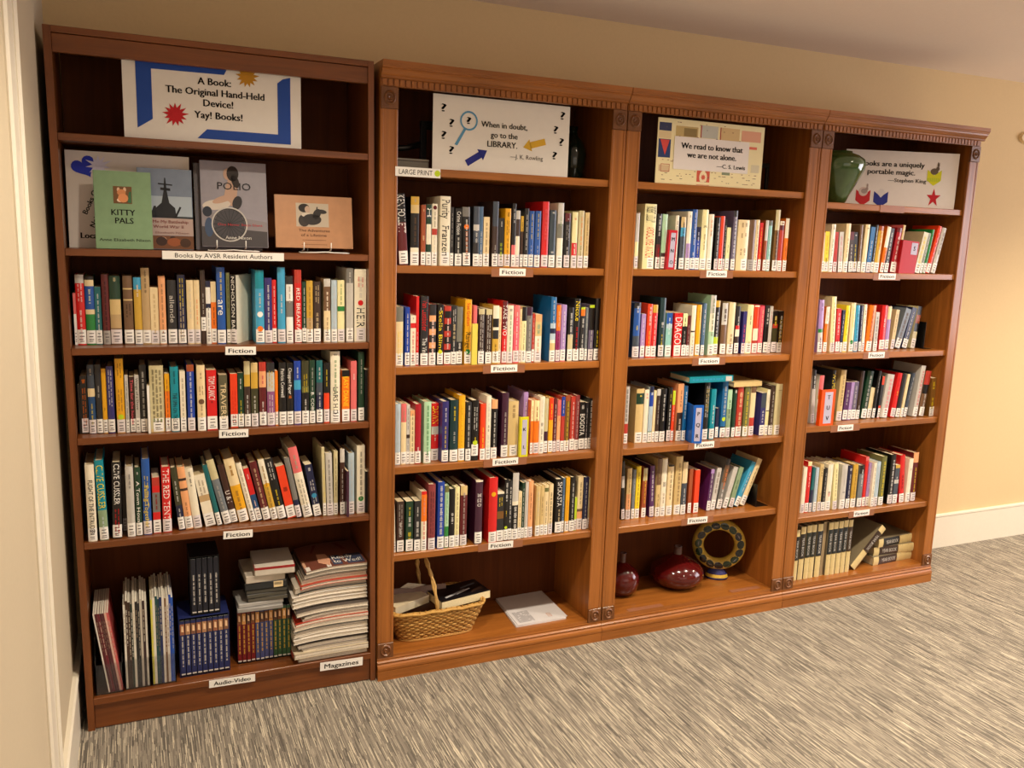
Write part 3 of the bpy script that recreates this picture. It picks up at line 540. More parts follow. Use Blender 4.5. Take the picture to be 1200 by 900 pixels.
c2D|0.1252|0.036|0.0162|0.193|0|peach0.1,cream|k.05-.9:~*1.2||short peach-topped cream book between silver and crimson, third fiction shelf, second bookcase
c2D|0.1428|0.034|0.0208|0.215|0|crimson|w.7-.9:~*1.5||crimson book between cream and mint, third fiction shelf, second bookcase
c2D|0.1743|0.032|0.0256|0.222|0|mint|g.05-.9:~*1.4||thick mint book between crimson and red, third fiction shelf, second bookcase
c2D|0.2111|0.060|0.0264|0.209|0|red0.4,silver0.14,red|y.05-.35:DAWN*2;w.5-.65:~||thick red and silver book between mint and indigo, third fiction shelf, second bookcase
c2D|0.2398|0.027|0.0241|0.221|0|indigo|w.1-.35:~;y.4-.8:~||indigo book between red and dark teal, third fiction shelf, second bookcase
c2D|0.2688|0.024|0.0298|0.225|0|darkteal|y.1-.35:~;s.5-.7:~||thick dark teal book between indigo and amber, third fiction shelf, second bookcase
c2D|0.3005|0.022|0.0229|0.241|0|amber|y.1-.8:~||tall amber book between dark teal and charcoal, third fiction shelf, second bookcase
c2D|0.3274|0.020|0.0198|0.216|0|charcoal|w.05-.9:~*1.2||charcoal book between amber and black, third fiction shelf, second bookcase
c2D|0.3497|0.019|0.0256|0.221|0|black|w.1-.5:~2;y.6-.7:~|dot=lime:.7 ls=.015|black green-dotted book between charcoal and orange-red, third fiction shelf, second bookcase
c2D|0.3816|0.016|0.0193|0.208|0|orangered|y.4-.8:~*1.2||orange-red book between black and off-white, third fiction shelf, second bookcase
c2D|0.4035|0.016|0.0182|0.236|0|ivory|s.1-.4:~*1.6;k.45-.55:~*1.6;s.6-.9:~*1.8||tall off-white book between orange-red and black, third fiction shelf, second bookcase
c2D|0.4241|0.016|0.0228|0.221|0|peach0.15,black0.65,peach|w.2-.8:~||peach-topped black book between off-white and plum, third fiction shelf, second bookcase
c2D|0.4707|0.031|0.0260|0.241|0|plum|s.3-.8:~||tall plum book between black and sand, third fiction shelf, second bookcase
c2D|0.4973|0.033|0.0407|0.208|0|sand|n.05-.3:~*1.3|big=1|thick sand book between plum and lavender, third fiction shelf, second bookcase
c2D|0.5733|0.066|0.0181|0.233|0|lavender|w.15-.45:~||tall lavender book between sand and orange, third fiction shelf, second bookcase
c2D|0.5920|0.038|0.0105|0.206|0|paleyellow0.38,orange|n.1-.4:~||
c2D|0.6053|0.039|0.0214|0.205|0|paleyellow0.38,orange|n.1-.4:~||orange and pale yellow book between orange and off-white, third fiction shelf, second bookcase
c2D|0.6294|0.041|0.0194|0.218|0|ivory|s.05-.35:~;k.45-.52:~*2;k.55-.75:~||off-white book between orange and khaki, third fiction shelf, second bookcase
c2D|0.6506|0.042|0.0147|0.210|0|khaki0.6,plum|s.1-.5:~||thin khaki and plum book between off-white and amber, third fiction shelf, second bookcase
c2D|0.6694|0.043|0.0174|0.211|0|orangered0.4,amber|y.1-.35:~||amber and orange-red book between khaki and maroon, third fiction shelf, second bookcase
c2D|0.6886|0.044|0.0140|0.208|0|maroon|w.1-.8:~||thin maroon book between amber and peach, third fiction shelf, second bookcase
c2D|0.7053|0.045|0.0141|0.201|0|rose0.3,peach|r.1-.4:~||
c2D|0.7225|0.046|0.0150|0.212|0|royal0.35,brick|w.05-.3:~||thin brick and royal blue book between peach and bronze, third fiction shelf, second bookcase
c2D|0.7394|0.047|0.0200|0.217|0|sienna0.1,bronze|y.1-.9:~||rust-topped bronze book between brick and brick, third fiction shelf, second bookcase
c2D|0.7636|0.049|0.0197|0.211|0|brick|w.1-.8:~||brick book between bronze and dusky red, third fiction shelf, second bookcase
c2D|0.7852|0.050|0.0166|0.214|0|rosewood|s.1-.8:~||dusky red book between brick and black, third fiction shelf, second bookcase
c2D|0.8052|0.052|0.0235|0.187|0|black|w.05-.15:~*2;w.25-.7:BOGOTA*1.7||short black book between dusky red and charcoal, third fiction shelf, second bookcase
c2D|0.8316|0.053|0.0114|0.183|0|charcoal|s.1-.8:~||
c2D|0.8457|0.054|0.0183|0.200|0|black|w.05-.9:~*1.5||short black book at the right end, third fiction shelf, second bookcase
c2E|0.0662|0.030|0.0083|0.179|-0.029|ivory|||
c2E|0.0786|0.027|0.0247|0.188|0|umber0.35,darkbrown|s.05-.7:~2;w.4-.7:~||dark brown and dark brown book between off-white and dark green, fourth fiction shelf, second bookcase
c2E|0.1095|0.022|0.0261|0.187|0|darkgreen|y.1-.3:~;w.3-.5:~*1.8;y.6-.75:~*1.6||short dark green book between dark brown and charcoal, fourth fiction shelf, second bookcase
c2E|0.1396|0.018|0.0224|0.187|0|charcoal|w.1-.3:~;w.4-.7:~*1.6||charcoal book between dark green and off-white, fourth fiction shelf, second bookcase
c2E|0.1640|0.016|0.0198|0.220|0|red0.05,orange0.45,ivory|r.1-.4:~*1.3;r.5-.8:~*1.5||off-white and orange book between charcoal and dusky red, fourth fiction shelf, second bookcase
c2E|0.1904|0.016|0.0254|0.244|0|rosewood|k.1-.8:~2||tall dusky red book between off-white and royal blue, fourth fiction shelf, second bookcase
c2E|0.2249|0.016|0.0245|0.249|0|royal|w.05-.45:~*1.7;w.45-.8:~*1.7||tall royal blue book between dusky red and mint, fourth fiction shelf, second bookcase
c2E|0.2525|0.016|0.0147|0.233|0|olive0.1,mint0.55,green|g.1-.6:~||olive-topped mint book between royal blue and black, fourth fiction shelf, second bookcase
c2E|0.2704|0.016|0.0200|0.220|0|black|w.4-.6:~*1.8||black book between mint and pale yellow, fourth fiction shelf, second bookcase
c2E|0.2911|0.016|0.0169|0.225|0|paleyellow|n.1-.8:~||pale yellow book between black and maroon, fourth fiction shelf, second bookcase
c2E|0.3120|0.016|0.0255|0.227|0|sand0.15,maroon0.7,sand|s.1-.8:~||sand-topped maroon book between pale yellow and plum, fourth fiction shelf, second bookcase
c2E|0.3699|0.016|0.0275|0.242|0|ivory0.02,plum|w.2-.4:~*3|big=1.2|thick plum book between maroon and red, fourth fiction shelf, second bookcase
c2E|0.4234|0.016|0.0333|0.248|0|red||dot=amber:.25|tall red book between plum and charcoal, fourth fiction shelf, second bookcase
c2E|0.4575|0.016|0.0265|0.191|0|ivory0.04,charcoal0.35,bronze0.15,charcoal|y.1-.3:~2||thick charcoal and bronze book between red and black, fourth fiction shelf, second bookcase
c2E|0.4855|0.016|0.0160|0.236|0|black|w.05-.35:~*2;y.5-.6:~|dot=lime:.78|black green-dotted book between charcoal and charcoal, fourth fiction shelf, second bookcase
c2E|0.5023|0.016|0.0140|0.231|0|charcoal|w.1-.7:~*1.4||charcoal book between black and black, fourth fiction shelf, second bookcase
c2E|0.5179|0.017|0.0243|0.258|0|silver0.42,ivory0.06,black|w.5-.85:~*2||tall black and silver book between charcoal and cream, fourth fiction shelf, second bookcase
c2E|0.5439|0.018|0.0137|0.184|0|cream|y.02-.05:~;n.1-.8:~||
c2E|0.5592|0.019|0.0108|0.217|0|darkgreen|w.1-.8:~||
c2E|0.5720|0.020|0.0130|0.218|0|silver|s.3-.8:~||
c2E|0.5871|0.021|0.0182|0.220|0|peach|n.2-.7:~||peach book between silver and sand, fourth fiction shelf, second bookcase
c2E|0.6192|0.023|0.0175|0.198|0|sand|s.1-.6:~||sand book between peach and sand, fourth fiction shelf, second bookcase
c2E|0.6389|0.024|0.0145|0.196|0|sand|n.2-.6:~*1.3||
c2E|0.6551|0.025|0.0168|0.197|0|cream0.05,olive0.08,cream|k.3-.8:~||cream book between sand and cream, fourth fiction shelf, second bookcase
c2E|0.6751|0.026|0.0169|0.199|0|cream|k.15-.85:~*1.7||cream book between cream and black, fourth fiction shelf, second bookcase
c2E|0.7053|0.028|0.0278|0.215|0|black|w.05-.5:SHIKASTA*1.3;c.55-.8:~||thick black book between cream and steel-blue, fourth fiction shelf, second bookcase
c2E|0.7350|0.029|0.0086|0.217|0|steel|w.3-.8:~||
c2E|0.7485|0.030|0.0163|0.218|0|amber|o.4-.9:~||amber book between steel-blue and black, fourth fiction shelf, second bookcase
c2E|0.7686|0.032|0.0214|0.217|0|black|w.1-.8:~||black book between amber and lime, fourth fiction shelf, second bookcase
c2E|0.7918|0.033|0.0091|0.134|0|lime|||
c2E|0.8028|0.034|0.0221|0.216|0|cream0.6,brown0.05,peach|k.1-.5:~||cream and peach book between lime and navy, fourth fiction shelf, second bookcase
c2E|0.8287|0.035|0.0208|0.211|0|navy|s.1-.8:~||navy book between cream and khaki, fourth fiction shelf, second bookcase
c2E|0.8524|0.037|0.0116|0.207|0|khaki|||
c3B|0.9951|0.030|0.0155|0.210|0|brown0.02,silver0.5,paleyellow|||thin silver and pale yellow book at the left end, first fiction shelf, third bookcase
c3B|1.0317|0.030|0.0509|0.243|0|paleyellow|k.04-.28:ROBERT LUDLUM*1.6;r.35-.82:APOCALYPSE WATCH*1.3|big=1.6|tall pale yellow book between silver and black, first fiction shelf, third bookcase
c3B|1.0891|0.030|0.0193|0.208|0|black0.55,maroon|w.03-.4:~*1.6;r.6-.9:~*1.3||black and maroon book between pale yellow and mint, first fiction shelf, third bookcase
c3B|1.1127|0.030|0.0216|0.208|0|mint0.7,umber|s.1-.5:~||mint and dark brown book between black and off-white, first fiction shelf, third bookcase
c3B|1.1725|0.030|0.0140|0.205|0|ivory|n.1-.9:~*1.5||
c3B|1.1974|0.030|0.0220|0.201|0|sand0.2,skyblue0.17,slate|k.1-.7:~||slate and sand book between off-white and off-white, first fiction shelf, third bookcase
c3B|1.2261|0.030|0.0199|0.223|0|ivory0.55,lavender|k.05-.1:~;n.6-.8:~||off-white and lavender book between slate and blue, first fiction shelf, third bookcase
c3B|1.2483|0.030|0.0223|0.231|0|blue|w.05-.6:~;w.7-.9:~*1.3||blue book between off-white and royal blue, first fiction shelf, third bookcase
c3B|1.2719|0.030|0.0188|0.165|0|navy0.3,royal|w.1-.6:~*1.5;y.5-.7:~||
c3B|1.2939|0.030|0.0284|0.232|0|paleyellow|k.25-.3:~*3;n.4-.7:~||thick pale yellow book between royal blue and off-white, first fiction shelf, third bookcase
c3B|1.3268|0.030|0.0227|0.216|0|ivory|o.1-.4:~*1.5;k.3-.4:~||off-white book between pale yellow and black, first fiction shelf, third bookcase
c3B|1.3631|0.030|0.0169|0.205|0|black|s.1-.9:~*1.5||
c3B|1.3837|0.030|0.0184|0.211|0|orangered|r.5-.9:~||orange-red book between black and black, first fiction shelf, third bookcase
c3B|1.4044|0.030|0.0092|0.199|0|black|w.1-.9:~*1.3||
c3B|1.4169|0.030|0.0176|0.168|0|paleyellow|g.4-.5:~;k.5-.6:~||
c3B|1.4438|0.030|0.0186|0.234|0|charcoal0.1,violetgrey|w.1-.8:~*1.8||tall charcoal-topped violet-grey book between pale yellow and cream, first fiction shelf, third bookcase
c3B|1.4695|0.030|0.0541|0.200|0|cream|n.05-.15:~2;n.25-.35:~2;n.55-.7:~2|big=1.5|thick cream book between violet-grey and brown, first fiction shelf, third bookcase
c3B|1.5260|0.030|0.0305|0.202|0|brown|n.1-.3:~|lc=grey|thick brown book between cream and cream, first fiction shelf, third bookcase
c3B|1.5571|0.030|0.0165|0.203|0|cream|n.1-.9:~||
c3B|1.5785|0.030|0.0144|0.192|0|red|y.1-.9:~||
c3B|1.6049|0.030|0.0145|0.203|0|silver0.4,sienna|||
c3B|1.6219|0.030|0.0170|0.202|0|grey0.1,aqua|k.03-.08:~*2;w.3-.8:~||
c3B|1.6525|0.030|0.0230|0.246|0|khaki0.33,bronze|k.35-.9:~*1.4||tall bronze and khaki book between aqua and brick, first fiction shelf, third bookcase
c3B|1.6780|0.030|0.0221|0.202|0|ivory0.08,maroon0.1,brick|k.02-.06:~*2||brick and maroon book between bronze and orange, first fiction shelf, third bookcase
c3B|1.7065|0.030|0.0183|0.214|0|ivory0.37,orange|n.5-.8:~||
c3C|1.0222|0.052|0.0293|0.215|0|black0.1,blue0.5,slate|w.05-.2:~*1.5;y.4-.5:~||thick black-topped blue book at the left end, second fiction shelf, third bookcase
c3C|1.0586|0.052|0.0191|0.171|0|lavender|w.1-.8:~||short lavender book between blue and orange-red, second fiction shelf, third bookcase
c3C|1.0844|0.053|0.0219|0.209|0|orangered|w.05-.4:~*1.5;y.5-.8:~||orange-red book between lavender and red, second fiction shelf, third bookcase
c3C|1.1086|0.053|0.0220|0.206|0|gold0.15,red|w.2-.9:~||gold-topped red book between orange-red and dark teal, second fiction shelf, third bookcase
c3C|1.1418|0.053|0.0244|0.233|0|darkteal|w.4-.5:~*2;y.6-.9:~||tall dark teal book between red and aqua, second fiction shelf, third bookcase
c3C|1.1753|0.054|0.0269|0.174|0|blue0.25,paleblue0.1,aqua|w.1-.5:~||aqua and blue book between dark teal and red, second fiction shelf, third bookcase
c3C|1.2123|0.054|0.0375|0.173|0|red|w.1-.85:DRAGON*2;k.02-.05:~||short red book between aqua and black, second fiction shelf, third bookcase
c3C|1.2532|0.055|0.0210|0.171|0|paleyellow0.3,black|g.1-.3:~;s.4-.8:~||short black and pale yellow book between red and maroon, second fiction shelf, third bookcase
c3C|1.2760|0.055|0.0137|0.162|0|maroon|s.2-.8:~||
c3C|1.2936|0.055|0.0193|0.203|0|ivory0.5,umber0.03,ivory|n.6-.9:~||thin off-white book between maroon and amber, second fiction shelf, third bookcase
c3C|1.3190|0.055|0.0208|0.205|0|amber|n.1-.3:~||amber book between off-white and steel-blue, second fiction shelf, third bookcase
c3C|1.3469|0.056|0.0163|0.211|0|steel|w.1-.6:~*1.3||
c3C|1.3821|0.056|0.0258|0.243|0|silver0.3,ivory0.3,mint|n.05-.7:~*1.5||tall mint and silver book between steel-blue and black, second fiction shelf, third bookcase
c3C|1.4183|0.070|0.0214|0.221|0|gold0.12,black0.55,lime0.12,lime|w.2-.7:~*1.4||tall gold-topped black book between mint and brown, second fiction shelf, third bookcase
c3C|1.4525|0.070|0.0268|0.211|0|silver0.42,brown|k.1-.35:~*2||brown and silver book between black and cream, second fiction shelf, third bookcase
c3C|1.4873|0.070|0.0304|0.213|0|cream|n.6-.9:~*1.5||thick cream book between brown and charcoal, second fiction shelf, third bookcase
c3C|1.5244|0.070|0.0209|0.197|0|charcoal0.4,red0.08,ivory0.15,umber|w.2-.4:~||charcoal and dark brown book between cream and indigo, second fiction shelf, third bookcase
c3C|1.5614|0.070|0.0181|0.176|0|indigo|p.3-.8:~*1.5||
c3C|1.5809|0.070|0.0306|0.203|0|paleyellow|k.2-.4:~;k.75-.85:~*1.4||thick pale yellow book between indigo and orange-red, second fiction shelf, third bookcase
c3C|1.6163|0.070|0.0258|0.201|0|ivory0.03,orangered0.45,ivory0.25,brick|||orange-red and off-white book between pale yellow and pink, second fiction shelf, third bookcase
c3C|1.6460|0.070|0.0225|0.201|0|crimson0.02,pink0.95,brick|c.1-.8:~||pink book between orange-red and black, second fiction shelf, third bookcase
c3C|1.6749|0.070|0.0211|0.201|0|charcoal0.45,black|w.05-.4:~*1.5||
c3C|1.6975|0.070|0.0162|0.197|0|silver|r.1-.4:~||
c3C|1.7171|0.070|0.0269|0.175|0|black0.3,brick0.1,darkolive|y.1-.35:~*1.8;w.1-.2:~||dark olive and black book between silver and black, second fiction shelf, third bookcase
c3C|1.7465|0.070|0.0281|0.177|0|black|y.2-.8:~2;w.1-.9:~*1.4||black book at the right end, second fiction shelf, third bookcase
c3D|1.0205|0.085|0.0227|0.234|0|silver0.65,brick|k.05-.6:~*1.5||silver and brick book at the left end, third fiction shelf, third bookcase
c3D|1.0747|0.083|0.0354|0.221|0|sand0.08,darkgreen0.2,sand|y.1-.15:~|big=1|thick sand and dark green book between silver and off-white, third fiction shelf, third bookcase
c3D|1.1113|0.080|0.0205|0.217|0|ivory|r.05-.2:~*1.8||off-white book between sand and pale blue, third fiction shelf, third bookcase
c3D|1.1336|0.078|0.0179|0.228|0|navy0.1,royal0.25,paleblue0.45,green|w.1-.15:~*2;s.5-.8:~||navy-topped pale blue book between off-white and cream, third fiction shelf, third bookcase
c3D|1.1526|0.077|0.0126|0.212|0|cream|||
c3D|1.1660|0.075|0.0171|0.218|0|silver0.12,umber|s.2-.7:~||silver-topped dark brown book between cream and black, third fiction shelf, third bookcase
c3D|1.1860|0.073|0.0249|0.219|0|black|w.1-.6:~*1.2||black book between dark brown and black, third fiction shelf, third bookcase
c3D|1.2181|0.070|0.0182|0.222|0|black|y.1-.25:~;w.3-.9:~*1.4||black book between black and orange-red, third fiction shelf, third bookcase
c3D|1.2374|0.068|0.0128|0.210|0|lime0.28,orangered|w.3-.6:~||
c3D|1.2605|0.066|0.0271|0.237|0|peach0.5,umber|k.1-.4:~;w.6-.9:~*1.4||tall peach and dark brown book between orange-red and blue, third fiction shelf, third bookcase
c3D|1.2883|0.063|0.0168|0.228|0|steelblue|w.1-.6:~*1.6||blue book between peach and black, third fiction shelf, third bookcase
c3D|1.3820|0.054|0.0260|0.240|0|black|w.05-.6:~2;y.1-.5:~2||tall black book between blue and turquoise, third fiction shelf, third bookcase
c3D|1.4151|0.051|0.0238|0.211|0|turquoise|w.3-.7:~*1.3||turquoise book between black and navy, third fiction shelf, third bookcase
c3D|1.4554|0.064|0.0144|0.127|0|navy|||
c3D|1.4776|0.062|0.0266|0.243|0|steelblue0.8,black|s.1-.6:~*2;o.9-.98:~*2|dot=lime:.67|tall blue and black green-dotted book between navy and sage, third fiction shelf, third bookcase
c3D|1.5050|0.060|0.0219|0.204|0|mint0.4,sage|k.2-.6:~*1.3||sage and mint book between blue and dark green, third fiction shelf, third bookcase
c3D|1.5340|0.058|0.0166|0.205|0|darkgreen|w.02-.08:~*2||
c3D|1.5529|0.056|0.0285|0.215|0|brick|c.1-.4:~*2;c.5-.9:~*1.8||thick brick book between dark green and olive, third fiction shelf, third bookcase
c3D|1.5876|0.053|0.0248|0.216|0|olive|y.1-.9:~*1.6||olive book between brick and cream, third fiction shelf, third bookcase
c3D|1.6177|0.051|0.0249|0.213|0|brown0.12,cream0.5,brick|||brown-topped cream book between olive and indigo, third fiction shelf, third bookcase
c3D|1.6715|0.047|0.0252|0.185|0|slate0.35,indigo|w.4-.7:~*1.5||short indigo and slate book between cream and pale yellow, third fiction shelf, third bookcase
c3D|1.6977|0.045|0.0162|0.198|0|ivory0.45,umber0.02,paleyellow|s.1-.3:~*1.5||
c3D|1.7164|0.043|0.0214|0.214|0|umber|s.1-.9:~*1.4||dark brown book between pale yellow and khaki, third fiction shelf, third bookcase
c3D|1.7396|0.041|0.0384|0.221|0|khaki|n.1-.13:~*2|lc=silver|thick khaki book at the right end, third fiction shelf, third bookcase
c3E|1.0371|0.085|0.0135|0.246|-0.049|black0.25,silver0.2,black|||
c3E|1.0549|0.085|0.0212|0.215|0|sand0.5,peach|n.1-.9:~||sand and peach book between black and slate, fourth fiction shelf, third bookcase
c3E|1.0819|0.085|0.0136|0.207|0|slategrey|s.1-.5:~||
c3E|1.0974|0.084|0.0205|0.220|0|yellow|n.1-.8:~||yellow book between slate and rust, fourth fiction shelf, third bookcase
c3E|1.1286|0.082|0.0197|0.210|0|khaki0.25,sienna|y.1-.7:~||thin rust and khaki book between yellow and purple, fourth fiction shelf, third bookcase
c3E|1.1661|0.079|0.0204|0.219|-0.035|purple|w.1-.7:~*1.5||purple book between rust and sand, fourth fiction shelf, third bookcase
c3E|1.1911|0.077|0.0209|0.246|0|brown0.45,sand|k.2-.4:~*1.3;k.6-.9:~||sand and brown book between purple and off-white, fourth fiction shelf, third bookcase
c3E|1.2143|0.076|0.0243|0.248|0|sand0.02,ivory|k.4-.5:~*4;n.6-.8:~||tall off-white book between sand and cream, fourth fiction shelf, third bookcase
c3E|1.2417|0.073|0.0283|0.217|0|black0.03,cream|k.1-.7:~;w.8-.85:~||thick cream book between off-white and sand, fourth fiction shelf, third bookcase
c3E|1.2772|0.071|0.0327|0.251|0|sand|n.1-.8:~*1.4|big=1|tall sand book between cream and slate, fourth fiction shelf, third bookcase
c3E|1.3104|0.068|0.0245|0.225|0|cream0.4,slate|w.5-.8:~||slate and cream book between sand and rust, fourth fiction shelf, third bookcase
c3E|1.3450|0.066|0.0168|0.193|0|sienna|||
c3E|1.3730|0.064|0.0232|0.187|0|orangered|||orange-red book between rust and purple, fourth fiction shelf, third bookcase
c3E|1.4456|0.072|0.0172|0.181|0.070|lavender0.1,purple|w.1-.8:~*1.3||
c3E|1.4659|0.073|0.0221|0.185|0.133|silver|n.1-.6:~*1.5||
c3E|1.4991|0.075|0.0236|0.220|0.166|charcoal0.12,brown0.35,grey|o.2-.6:~*1.5;w.6-.9:~*1.5|big=1|charcoal-topped grey book leaning between silver and silver, fourth fiction shelf, third bookcase
c3E|1.5324|0.076|0.0219|0.184|0.261|silver|||
c3E|1.5661|0.078|0.0221|0.180|0.254|sage|k.3-.6:~||
c3E|1.5948|0.079|0.0234|0.207|0.408|skyblue|w.2-.7:~*1.2||sky-blue book leaning between sage and cream, fourth fiction shelf, third bookcase
c3E|1.6264|0.081|0.0263|0.217|0.383|cream|n.2-.6:~||thick cream book leaning at the right end, fourth fiction shelf, third bookcase
c4B|1.9164|0.030|0.0119|0.164|-0.047|cream|||
c4B|1.9296|0.030|0.0208|0.168|-0.041|yellow|o.1-.6:~;k.65-.8:~*2||
c4B|1.9527|0.030|0.0222|0.199|0|ivory|k.03-.1:~*1.5;g.3-.7:~||
c4B|1.9794|0.030|0.0179|0.168|-0.024|brick|r.1-.9:~||
c4B|2.0085|0.030|0.0225|0.169|-0.058|silver|p.1-.8:~||
c4B|2.0333|0.030|0.0249|0.205|0|cream|n.3-.7:~||cream book between silver and dark brown, first fiction shelf, fourth bookcase
c4B|2.0660|0.030|0.0218|0.171|-0.047|maroon0.2,umber|w.3-.9:~||
c4B|2.0901|0.030|0.0206|0.170|-0.062|black|w.05-.1:~*2;y.3-.9:~*1.4||
c4B|2.1145|0.030|0.0170|0.201|-0.024|brown|s.2-.8:~||
c4B|2.1361|0.030|0.0254|0.205|0.024|cream|k.05-.1:~*2||
c4B|2.1653|0.030|0.0242|0.195|0.049|steelblue|w.3-.7:~||
c4B|2.1919|0.030|0.0140|0.204|0.042|charcoal|w.1-.8:~||
c4B|2.2083|0.030|0.0282|0.200|0.051|sienna0.1,gold|r.1-.5:~||thick rust-topped gold book between charcoal and orange, first fiction shelf, fourth bookcase
c4B|2.2460|0.030|0.0212|0.199|0.111|ivory0.45,orange|r.5-.9:~||
c4B|2.2721|0.030|0.0214|0.193|0.086|charcoal|w.1-.9:~*1.5||
c4B|2.3065|0.030|0.0286|0.196|0.102|maroon0.1,crimson|w.2-.8:~*1.4||
c4B|2.3362|0.030|0.0134|0.210|0.116|sand0.4,rose|s.1-.3:~||
c4B|2.4549|0.030|0.0292|0.183|0.192|khaki|y.1-.9:~*1.6||
c4B|2.4871|0.030|0.0148|0.181|0.177|olive|w.1-.8:~||
c4B|2.5060|0.030|0.0158|0.197|0.158|green|g.1-.8:~||
c4B|2.5246|0.030|0.0220|0.215|0.237|orangered|r.1-.8:~||
c4B|2.5573|0.030|0.0247|0.207|0.214|silver|n.1-.6:~*1.3||
c4C|1.9626|0.060|0.0259|0.227|-0.043|lavender0.55,green0.07,silver|k.05-.2:~;k.7-.95:~||tall lavender and silver book at the left end, second fiction shelf, fourth bookcase
c4C|1.9930|0.059|0.0192|0.198|0|ivory0.37,orange|s.1-.3:~||
c4C|2.0306|0.057|0.0253|0.241|-0.054|paleyellow|n.1-.9:~||tall pale yellow book between orange and red, second fiction shelf, fourth bookcase
c4C|2.0600|0.055|0.0222|0.190|-0.042|red|w.1-.6:~*1.5;k.7-.8:~||
c4C|2.0835|0.054|0.0140|0.184|0|navy|w.1-.6:~||
c4C|2.0996|0.053|0.0224|0.204|0|yellow|o.1-.5:~;k.6-.65:~||
c4C|2.1319|0.051|0.0259|0.215|-0.029|cream|y.1-.5:~|dot=green:.8|tall cream green-dotted book between yellow and sky-blue, second fiction shelf, fourth bookcase
c4C|2.1610|0.050|0.0213|0.204|-0.036|skyblue|k.1-.9:~||
c4C|2.1881|0.049|0.0143|0.202|-0.048|navy|w.1-.9:~||
c4C|2.2037|0.048|0.0167|0.208|-0.028|ivory|n.1-.4:~||
c4C|2.2212|0.046|0.0384|0.204|0.043|orange|n.1-.8:~||thick orange book between off-white and silver, second fiction shelf, fourth bookcase
c4C|2.2693|0.044|0.0217|0.174|-0.012|silver|k.1-.8:~*1.4||
c4C|2.3453|0.085|0.0346|0.201|0|red|w.3-.5:~||thick red book between silver and lavender, second fiction shelf, fourth bookcase
c4C|2.3822|0.085|0.0224|0.196|0|cream0.3,lavender|||
c4C|2.4193|0.085|0.0200|0.181|0.082|sand|n.1-.6:~||
c4C|2.4441|0.085|0.0341|0.187|0.271|slategrey|n.1-.8:~*1.4||
c4C|2.4893|0.085|0.0297|0.191|0.236|navy|w.1-.8:~||
c4C|2.5450|0.085|0.0255|0.195|0.121|charcoal0.2,sienna0.2,charcoal0.2,khaki|||
c4D|1.9717|0.069|0.0185|0.238|-0.048|charcoal0.35,silver|w.1-.4:~*1.3||
c4D|1.9980|0.070|0.0256|0.212|0.025|rose0.4,gold0.1,ivory|||off-white and rose book between silver and charcoal, third fiction shelf, fourth bookcase
c4D|2.0774|0.073|0.0189|0.232|0|black0.3,charcoal|y.05-.4:WLMR*1.6||
c4D|2.1216|0.074|0.0311|0.231|0.030|sand|n.1-.7:~*1.4||sand book between charcoal and purple, third fiction shelf, fourth bookcase
c4D|2.1610|0.076|0.0265|0.174|0.054|purple|s.2-.6:~*1.6||
c4D|2.1932|0.077|0.0170|0.173|0.041|lavender|s.1-.6:~||
c4D|2.2133|0.078|0.0268|0.175|0.024|violetgrey|s.1-.7:~*1.5||
c4D|2.2424|0.079|0.0206|0.222|0.049|umber|w.7-.8:~||
c4D|2.2715|0.080|0.0368|0.220|0.103|darkgreen|s.1-.8:~*1.4||thick dark green book leaning between dark brown and cream, third fiction shelf, fourth bookcase
c4D|2.3147|0.082|0.0237|0.141|0.079|cream|||
c4D|2.3391|0.076|0.0166|0.220|0.078|black|s.1-.5:~||
c4D|2.3693|0.073|0.0140|0.194|0.056|orangered0.2,charcoal0.5,orangered|||
c4D|2.3839|0.069|0.0418|0.202|0.111|silver|p.1-.9:~*1.6||thick silver book leaning between orange-red and red, third fiction shelf, fourth bookcase
c4D|2.4395|0.063|0.0279|0.208|0.114|red|r.1-.3:~;y.4-.5:~||
c4D|2.4688|0.060|0.0255|0.204|0.111|charcoal|w.85-.9:~*2||
c4D|2.4954|0.057|0.0160|0.202|0.114|cream|||
c4D|2.5121|0.055|0.0177|0.208|0.163|slate|s.1-.6:~||
c4D|2.5634|0.048|0.0285|0.241|0.108|silver|r.1-.8:~*1.8|big=1|
c4D|2.5947|0.044|0.0366|0.215|0.103|brick0.3,black0.2,brown|w.5-.8:~||thick brown and brick book leaning between silver and bronze, third fiction shelf, fourth bookcase
c4D|2.6594|0.037|0.0292|0.182|-0.038|bronze|y.1-.3:~*1.8;y.5-.8:~*1.8||
c4E|1.9525|0.062|0.0211|0.211|0|ivory|||
c4E|1.9748|0.061|0.0212|0.235|0|paleyellow0.08,red|w.2-.5:~||
c4E|1.9982|0.060|0.0156|0.206|0.030|teal0.5,navy|||
c4E|2.0219|0.059|0.0176|0.204|0|paleblue|w.2-.6:~||
c4E|2.0444|0.058|0.0191|0.218|0|sand|k.05-.25:~*1.4;k.6-.9:~||
c4E|2.0656|0.057|0.0221|0.198|0|black|s.1-.8:~||
c4E|2.0895|0.056|0.0289|0.215|0|ivory|r.6-.7:~*1.4;k.58-.62:~*2||thick off-white book between black and pale yellow, fourth fiction shelf, fourth bookcase
c4E|2.1331|0.054|0.0243|0.215|-0.053|paleyellow|n.1-.8:~||
c4E|2.1698|0.052|0.0319|0.208|0|silver|k.6-.63:~*2;s.1-.5:~||thick silver book between pale yellow and navy, fourth fiction shelf, fourth bookcase
c4E|2.2057|0.051|0.0237|0.202|0|navy|w.05-.12:~*2;w.2-.8:~||
c4E|2.2336|0.049|0.0288|0.205|0|gold|n.1-.8:~||
c4E|2.2726|0.048|0.0275|0.198|0|black0.2,slategrey|w.1-.5:~*1.3||
c4E|2.3026|0.047|0.0186|0.236|0|rose0.08,red|k.05-.08:~||
c4E|2.3238|0.046|0.0171|0.204|0|lavender0.8,rose|w.1-.6:~||
